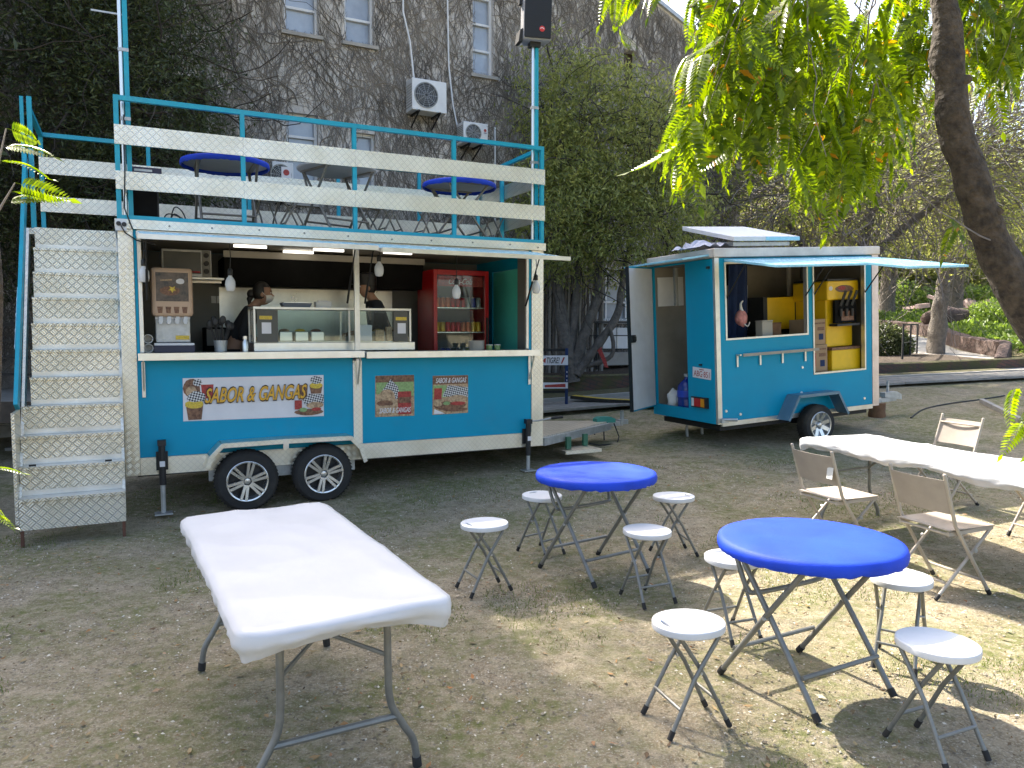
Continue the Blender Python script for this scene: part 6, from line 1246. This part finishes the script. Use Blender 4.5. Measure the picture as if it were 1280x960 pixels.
# ------------------------------------------------------------------ folding furniture
def curve_mesh(name, splines, extrude, bevel, mat, res=3):
    cu = bpy.data.curves.new(name, 'CURVE'); cu.dimensions = '2D'; cu.fill_mode = 'BOTH'; cu.extrude = extrude; cu.bevel_depth = bevel; cu.bevel_resolution = res
    for pts in splines:
        s_ = cu.splines.new('POLY'); s_.points.add(len(pts)-1); s_.use_cyclic_u = True
        for p, q in zip(s_.points, pts): p.co = (q[0], q[1], 0, 1)
    o = bpy.data.objects.new(name, cu); COL.objects.link(o); bpy.context.view_layer.update()
    me = bpy.data.meshes.new_from_object(o.evaluated_get(bpy.context.evaluated_depsgraph_get())); bpy.data.objects.remove(o)
    me.materials.clear(); me.materials.append(M[mat]); me.polygons.foreach_set('use_smooth', [True]*len(me.polygons)); me.set_sharp_from_angle(angle=R(40)); return me
seat_out = [(.144*math.cos(a)*(1 - .035*max(0, math.cos(2*a))), .152*math.sin(a)) for a in [2*math.pi*k/48 for k in range(48)]]
slot = [(.05*math.cos(a) if abs(math.cos(a)) > .01 else 0, .108 + .017*math.sin(a)) for a in [2*math.pi*k/20 for k in range(20)]]
seat_me = curve_mesh('seat', [seat_out, slot[::-1]], .010, .006, 'white_plastic')
for v in seat_me.vertices:
    r_ = math.hypot(v.co.x, v.co.y)
    if v.co.z > 0: v.co.z -= .004*max(0, 1-(r_/.12)**2)
def leg_obj(name, pts, r, parent, mat='tube', foot=True, fm='rubber'):
    o = MB().tube(pts, r, 10).build(name, mat, parent, smooth=40)
    if foot:
        a, b_ = Vector(pts[-1]), Vector(pts[-2]); d = (b_-a).normalized()
        MB().tube([a-d*.004, a+d*.035], r*1.28, 10).build('foot_cap', fm, o, smooth=40)
    return o
def make_stool():
    t = thing('folding_stool', 'x', 'stool', group='white folding stools'); HZ = .435
    link('seat', seat_me, t, (0, 0, HZ)); MB().lathe([(.082, -.03), (.086, -.0165)], 24, (0, 0, HZ)).build('seat_rim', 'white_plastic', t, smooth=40)
    for s_, x in ((1, .105), (-1, .082)):
        for q in (-1, 1): leg_obj('leg', [(q*x, -s_*.085, HZ-.022), (q*x, s_*.03, .24), (q*(x+.012), s_*.15, .008)], .0095, t)
        MB().tube([(-x-.006, s_*.098, .12), (x+.006, s_*.098, .12)], .0075, 8).build('crossbar', 'tube', t, smooth=40)
        MB().tube([(-x, -s_*.082, HZ-.026), (x, -s_*.082, HZ-.026)], .008, 8).build('seat_tube', 'tube', t, smooth=40)
    for q in (-1, 1): MB().tube([(q*.08, 0, .262), (q*.112, 0, .262)], .006, 8).build('pivot', 'galv', t)
    return t
def make_round_table():
    t = thing('round_table', 'x', 'table', group='round folding tables'); HZ = .715
    MB().lathe([(.36, 0), (.405, .004), (.41, .012), (.41, .024), (.40, .028)], 56, (0, 0, HZ-.028)).build('tabletop', pm('table_grey', (.42, .44, .46), .5, var=.1) if 'tabgrey' not in M else M['tabgrey'], t, smooth=40)
    for s_, x in ((1, .275), (-1, .252)):
        for q in (-1, 1): leg_obj('leg', [(q*x, -s_*.235, HZ-.035), (q*x, s_*.02, .36), (q*x, s_*.285, .01)], .0135, t)
        MB().tube([(-x, s_*.195, .165), (x, s_*.195, .165)], .011, 8).build('crossbar', 'tube', t, smooth=40)
    MB().tube(smooth_path([(-.262, .235, HZ-.04), (-.262, .17, .54), (-.25, .14, .47), (-.20, .12, .45), (.20, .12, .45), (.25, .14, .47), (.262, .17, .54), (.262, .235, HZ-.04)], 40), .012, 8).build('support_bar', 'tube', t, smooth=50)
    for q in (-1, 1): MB().tube([(q*.245, 0, .375), (q*.29, 0, .375)], .009, 8).build('pivot', 'galv', t); MB().bx(q*.262-.02, q*.262+.02, -.26, .26, HZ-.042, HZ-.0285).build('top_runner', 'tube', t)
    return t
def make_round_cloth(seed):
    mb = MB(); n = 96; prof = [(0, .0005), (.15, .001), (.3, .0), (.395, .0), (.417, -.008), (.424, -.028), (.423, -.052), (.414, -.062), (.405, -.058)]
    for i, (r_, z) in enumerate(prof[1:]):
        for k in range(n):
            an = 2*math.pi*k/n; w = 1+(.008*math.sin(an*46+seed)*abs(math.sin(an*7+seed))+.010*noise.noise((math.cos(an)*9, math.sin(an)*9, seed)))*(i > 4); zz = z + (.010*noise.noise((math.cos(an)*14, math.sin(an)*14, seed+2))*(i > 5)) + .0012*noise.noise((r_*9*math.cos(an), r_*9*math.sin(an), seed))
            mb.v.append((r_*w*math.cos(an), r_*w*math.sin(an), zz))
    mb.v.append((0, 0, .0005)); c = len(mb.v)-1
    for i in range(len(prof)-2):
        for k in range(n): mb.f.append((i*n+k, (i+1)*n+k, (i+1)*n+(k+1)%n, i*n+(k+1)%n)); mb.m.append(0)
    for k in range(n): mb.f.append((c, k, (k+1)%n)); mb.m.append(0)
    return mb.mesh('tablecloth', 'bluecloth', 60)
M['tabgrey'] = pm('table_grey', (.42, .44, .46), .5, var=.1)
stool0, table0 = make_stool(), make_round_table(); used = {'s': 0, 't': 0}
def put(proto, key, loc, rz, label, group):
    o = proto if not used[key] else copy_tree(proto); used[key] = 1
    o.location = loc; o.rotation_euler = (0, 0, R(rz)); o['label'] = label; o['group'] = group; return o
cl_me = [make_round_cloth(1.), make_round_cloth(5.)]
SG = 'white folding stools around the blue tables'
far_l, near_l = 'blue table near the trailer hitch', 'blue table near the beige chairs'
for x, y, rz, lab in ((-.18, 4.94, 117, 'white folding stool towards the long white table, at the '+far_l), (.23, 5.80, 40, 'white folding stool behind the '+far_l), (1.23, 5.77, -80, 'white folding stool towards the ice cream trailer, at the '+far_l), (.85, 4.76, 205, 'white folding stool before the '+far_l),
                      (1.22, 4.18, 20, 'white folding stool behind the '+near_l), (1.98, 3.83, -35, 'white folding stool between a blue table and a beige chair'), (.76, 3.23, 108, 'white folding stool on open ground before the '+near_l), (1.71, 3.01, 204, 'white folding stool farthest from both trailers, at the '+near_l)):
    put(stool0, 's', (x, y, g(x, y)), rz, lab, SG)
for k, (x, y, rz, lab) in enumerate(((.59, 5.34, 35, far_l), (1.41, 3.58, 28, near_l))):
    put(table0, 't', (x, y, g(x, y)), rz, 'round grey legged folding table, the '+lab, 'round folding tables')
    tag(link('tablecloth', cl_me[k], None, (x, y, g(x, y)+.718), (0, 0, R(rz))), 'blue fitted round tablecloth on the '+lab, 'tablecloth', 'blue round tablecloths')
# tables and stools up on the deck
for k, (u, v, lab) in enumerate(((.98, .60, 'above the banner'), (2.06, .42, 'above the middle window post'), (3.52, .62, 'above the drinks fridge'))):
    p = Tp(u, v, DK-.017); put(table0, 't', p, TA+(0, 20, 90)[k], ('round blue covered table on the trailer deck ', 'bare grey round table on the trailer deck ', 'round blue covered table on the trailer deck ')[k]+lab, 'round tables on the deck')
    if k != 1: tag(link('tablecloth', cl_me[k % 2], None, p+Vector((0, 0, .718)), (0, 0, R(40*k))), 'blue fitted round tablecloth on the deck table '+lab, 'tablecloth', 'blue tablecloths on the deck')
DL = ['white folding stool on the trailer deck '+q for q in ('above the lettering of the banner', 'set back behind the blue table above the banner', 'above the poster with the drink can', 'set back behind the middle blue table', 'above the poster with the long sandwich', 'in the corner nearest the loudspeaker pole')]
for k, (u, v, rz) in enumerate(((1.60, .5, 95), (1.42, .95, 20), (2.62, .40, 95), (2.55, 1.0, 40), (3.05, .45, 100), (4.05, .85, 20))):
    put(stool0, 's', Tp(u, v, DK-.017), TA+rz, DL[k], 'white folding stools on the deck')

# ------------------------------------------------------------------ long white covered tables
def long_table(label, x, y, rz, L, W, seed, clab):
    t = thing('folding_table', label, 'table', (x, y, g(x, y)), (0, 0, R(rz)), 'long folding tables'); HZ = .735
    MB().prism([(sx*(L/2-.08)+.075*math.cos(q_), sy*(W/2-.08)+.075*math.sin(q_)) for sx, sy, q0 in ((1,1,0),(-1,1,1),(-1,-1,2),(1,-1,3)) for q_ in [math.pi/2*(q0+k_/5) for k_ in range(6)]], HZ-.042, HZ-.006, 'z').build('tabletop', 'white_plastic', t)
    for s_ in (-1, 1):
        xe = s_*(L/2-.24)
        for q in (-1, 1): leg_obj('leg', smooth_path([(xe, q*.20, HZ-.045), (xe, q*.20, .40), (xe, q*.21, .28), (xe, q*.255, .19), (xe, q*.30, .11), (xe, q*.315, .008)], 24), .0145, t)
        MB().tube([(xe, -.235, .225), (xe, .235, .225)], .0135, 8).build('crossbar', 'tube', t, smooth=40)
        MB().tube([(xe, -.2, HZ-.05), (xe, .2, HZ-.05)], .013, 8).build('top_tube', 'tube', t, smooth=40)
        MB().tube([(xe, -.2, .47), (xe-s_*.2, 0, .53), (xe, .2, .47)], .009, 8).build('brace', 'tube', t, smooth=40); MB().tube([(xe-s_*.2, 0, .53), (xe-s_*.42, 0, HZ-.05)], .010, 8).build('brace', 'tube', t, smooth=40)
    # cover: grid over the top, rounded shoulder, uneven hem that tucks under
    nx, ny = int(L*36), int(W*36); sk = 9
    xs = np.linspace(-L/2-.006, L/2+.006, nx); ys = np.linspace(-W/2-.006, W/2+.006, ny); mb = MB()
    def wr(px_, py_): return .003*math.exp(-(py_/.02)**2)*.5 + .003*math.exp(-((abs(px_)-.3)/.02)**2)*.5 + .0055*noise.noise((px_*2.2+seed, py_*3.1, seed)) + .009*(1-abs(noise.noise((px_*1.1+py_*1.4, py_*3.2-px_*1.6, seed+3))))**6 + .0012*noise.noise((px_*11, py_*11, seed))
    def rim(px_, py_):
        d = min(L/2+.006-abs(px_), W/2+.006-abs(py_)); return -.013*max(0, 1-d/.032)**2
    RC = .075
    def rc(a, b_):
        ca, cb = abs(a)-(L/2+.006-RC), abs(b_)-(W/2+.006-RC)
        if ca > 0 and cb > 0: a, b_ = math.copysign(L/2+.006-RC+ca*math.sqrt(1-(cb/RC)**2/2), a), math.copysign(W/2+.006-RC+cb*math.sqrt(1-(ca/RC)**2/2), b_)
        return a, b_
    for a in xs:
        for b_ in ys: p_ = rc(a, b_); mb.v.append((p_[0], p_[1], HZ+.004+wr(a, b_)+rim(a, b_)))
    for i in range(nx-1):
        for j in range(ny-1): k = i*ny+j; mb.f.append((k, k+ny, k+ny+1, k+1)); mb.m.append(0)
    ring = [i*ny for i in range(nx)] + [(nx-1)*ny+j for j in range(1, ny)] + [i*ny+ny-1 for i in range(nx-2, -1, -1)] + [j for j in range(ny-2, 0, -1)]
    m_ = len(ring); base = len(mb.v); per = [Vector(mb.v[q]) for q in ring]; cum = 0.; ss = []
    for q in range(m_): ss.append(cum); cum += (per[(q+1) % m_]-per[q]).length
    for lv in range(1, sk+1):
        f = lv/sk
        for q in range(m_):
            p = per[q]; s_ = ss[q]; cx = max(-L/2+.05, min(L/2-.05, p.x)); cy = max(-W/2+.05, min(W/2-.05, p.y)); n_ = Vector((p.x-cx, p.y-cy, 0)); n_ = n_.normalized() if n_.length > 1e-5 else Vector((1, 0, 0))
            corner = max(0, 1-((L/2-abs(p.x))+(W/2-abs(p.y)))/.13)
            drop = .066 + .034*noise.noise((s_*2.6, seed, 0)) + .022*corner + .018*noise.noise((s_*9, seed, 4)) + .035*corner*abs(noise.noise((p.x*3, p.y*3, seed)))*2
            out = .004*math.sin(min(1, f*1.3)*math.pi) - .026*max(0, f-.5)/.5 + (.014*noise.noise((s_*9, f*1.5, seed+7)) + .012*noise.noise((s_*26+f*2, f*2, seed)))*min(1, f*1.4) + .012*corner*f
            mb.v.append((p.x+n_.x*out, p.y+n_.y*out, p.z-drop*f))
    for lv in range(sk):
        for q in range(m_):
            q2 = (q+1) % m_; a0 = ring[q] if lv == 0 else base+(lv-1)*m_+q; a1 = ring[q2] if lv == 0 else base+(lv-1)*m_+q2
            mb.f.append((a0, a1, base+lv*m_+q2, base+lv*m_+q)); mb.m.append(0)
    c = mb.build('table_cover', 'cover', None, smooth=75, loc=(x, y, g(x, y))); c.rotation_euler = (0, 0, R(rz)); tag(c, clab, 'table cover', 'white table covers')
    return t
long_table('long folding table with grey wishbone legs standing apart before the food trailer', -.96, 3.31, -61.3, 1.79, .74, 2., 'white plastic cover on the long table standing apart before the food trailer')
long_table('long folding table flanked by beige chairs under the leaning tree', 3.26, 5.70, -71, 2.4, .76, 8., 'sunlit white plastic cover on the long table with beige chairs')

# ------------------------------------------------------------------ beige folding chairs (local +y is the way it faces)
def make_chair():
    t = thing('folding_chair', 'x', 'chair', group='beige folding chairs'); w = .215
    for q in (-1, 1):
        leg_obj('leg', [(q*w, -.235, .80), (q*w, -.13, .47), (q*w, .18, .008)], .0115, t, 'beigetube'); leg_obj('leg', [(q*(w-.026), .20, .425), (q*(w-.026), .0, .235), (q*(w-.026), -.24, .008)], .0105, t, 'beigetube')
        MB().bar((q*(w-.026), -.16, .415), (q*(w-.026), .215, .432), .016, .024).build('seat_rail', 'beigetube', t)
        MB().lathe([(.014, -.008), (.014, .008)], 10, (q*(w-.013), .06, .235+.06), 'x').build('pivot', 'galv', t)
        MB().lathe([(.001, .796), (.0122, .798), (.0122, .806), (.006, .811)], 10, (q*w, -.235, 0)).build('end_cap', 'beigetube', t, smooth=50)
    for p in (((-w, -.212, .735), (w, -.212, .735)), ((-w+.03, -.17, .105), (w-.03, -.17, .105)), ((-w, .13, .095), (w, .13, .095)), ((-w+.03, .205, .425), (w-.03, .205, .425)), ((-w+.03, -.15, .412), (w-.03, -.15, .412))): MB().tube(p, .009, 8).build('crossbar', 'beigetube', t, smooth=40)
    def sling(name, f, nu, nv, th):
        mb = MB()
        for s_ in (0, 1):
            for i in range(nu+1):
                for j in range(nv+1): mb.v.append(tuple(f(i/nu, j/nv, s_*th)))
        N_ = (nu+1)*(nv+1)
        for i in range(nu):
            for j in range(nv): k = i*(nv+1)+j; mb.f += [(k, k+nv+1, k+nv+2, k+1), (N_+k+1, N_+k+nv+2, N_+k+nv+1, N_+k)]; mb.m += [0, 0]
        for i in range(nu):
            for j in (0, nv): k = i*(nv+1)+j; mb.f.append((k, k+nv+1, N_+k+nv+1, N_+k)); mb.m.append(0)
        for j in range(nv):
            for i in (0, nu): k = i*(nv+1)+j; mb.f.append((k, k+1, N_+k+1, N_+k)); mb.m.append(0)
        return mb.build(name, 'beige', t, smooth=60)
    sling('seat', lambda a, b_, o_: Vector(((a-.5)*2*(w-.012), -.165+b_*.385, .438+.006*b_-.018*math.sin(a*math.pi)*math.sin(b_*math.pi)+o_)), 10, 10, .006)
    sling('backrest', lambda a, b_, o_: Vector(((a-.5)*2*(w-.004), -.157-b_*.078-.022*math.sin(a*math.pi)+o_, .545+b_*.222)), 10, 6, .006)
    return t
ch0 = make_chair(); FA = 19-90    # facing the table
for k, (x, y, rz, lab) in enumerate(((2.47, 5.80, FA, 'beige folding chair with a paper tag on its back, at the sunlit white table'), (2.84, 5.0, FA, 'beige folding chair next to the near blue table, its back to a white stool'), (3.98, 7.05, FA+180, 'beige folding chair across the sunlit white table on the ice cream trailer side'), (4.24, 5.95, FA+180, 'beige folding chair across the sunlit white table beside the leaning trunk'))):
    c = ch0 if k == 0 else copy_tree(ch0); c.location = (x, y, g(x, y)); c.rotation_euler = (0, 0, R(rz)); c['label'] = lab; c['group'] = 'beige folding chairs at the white table'
tgp = MB().add([(-.03, 0, 0), (.03, 0, 0), (.03, .01, .085), (-.03, .01, .085), (-.03, .002, 0), (.03, .002, 0), (.03, .012, .085), (-.03, .012, .085)], [(0,1,2,3),(7,6,5,4),(0,4,5,1),(1,5,6,2),(2,6,7,3),(3,7,4,0)]).build('paper_tag', 'mask', ch0); tgp.location = (.18, -.222, .60)
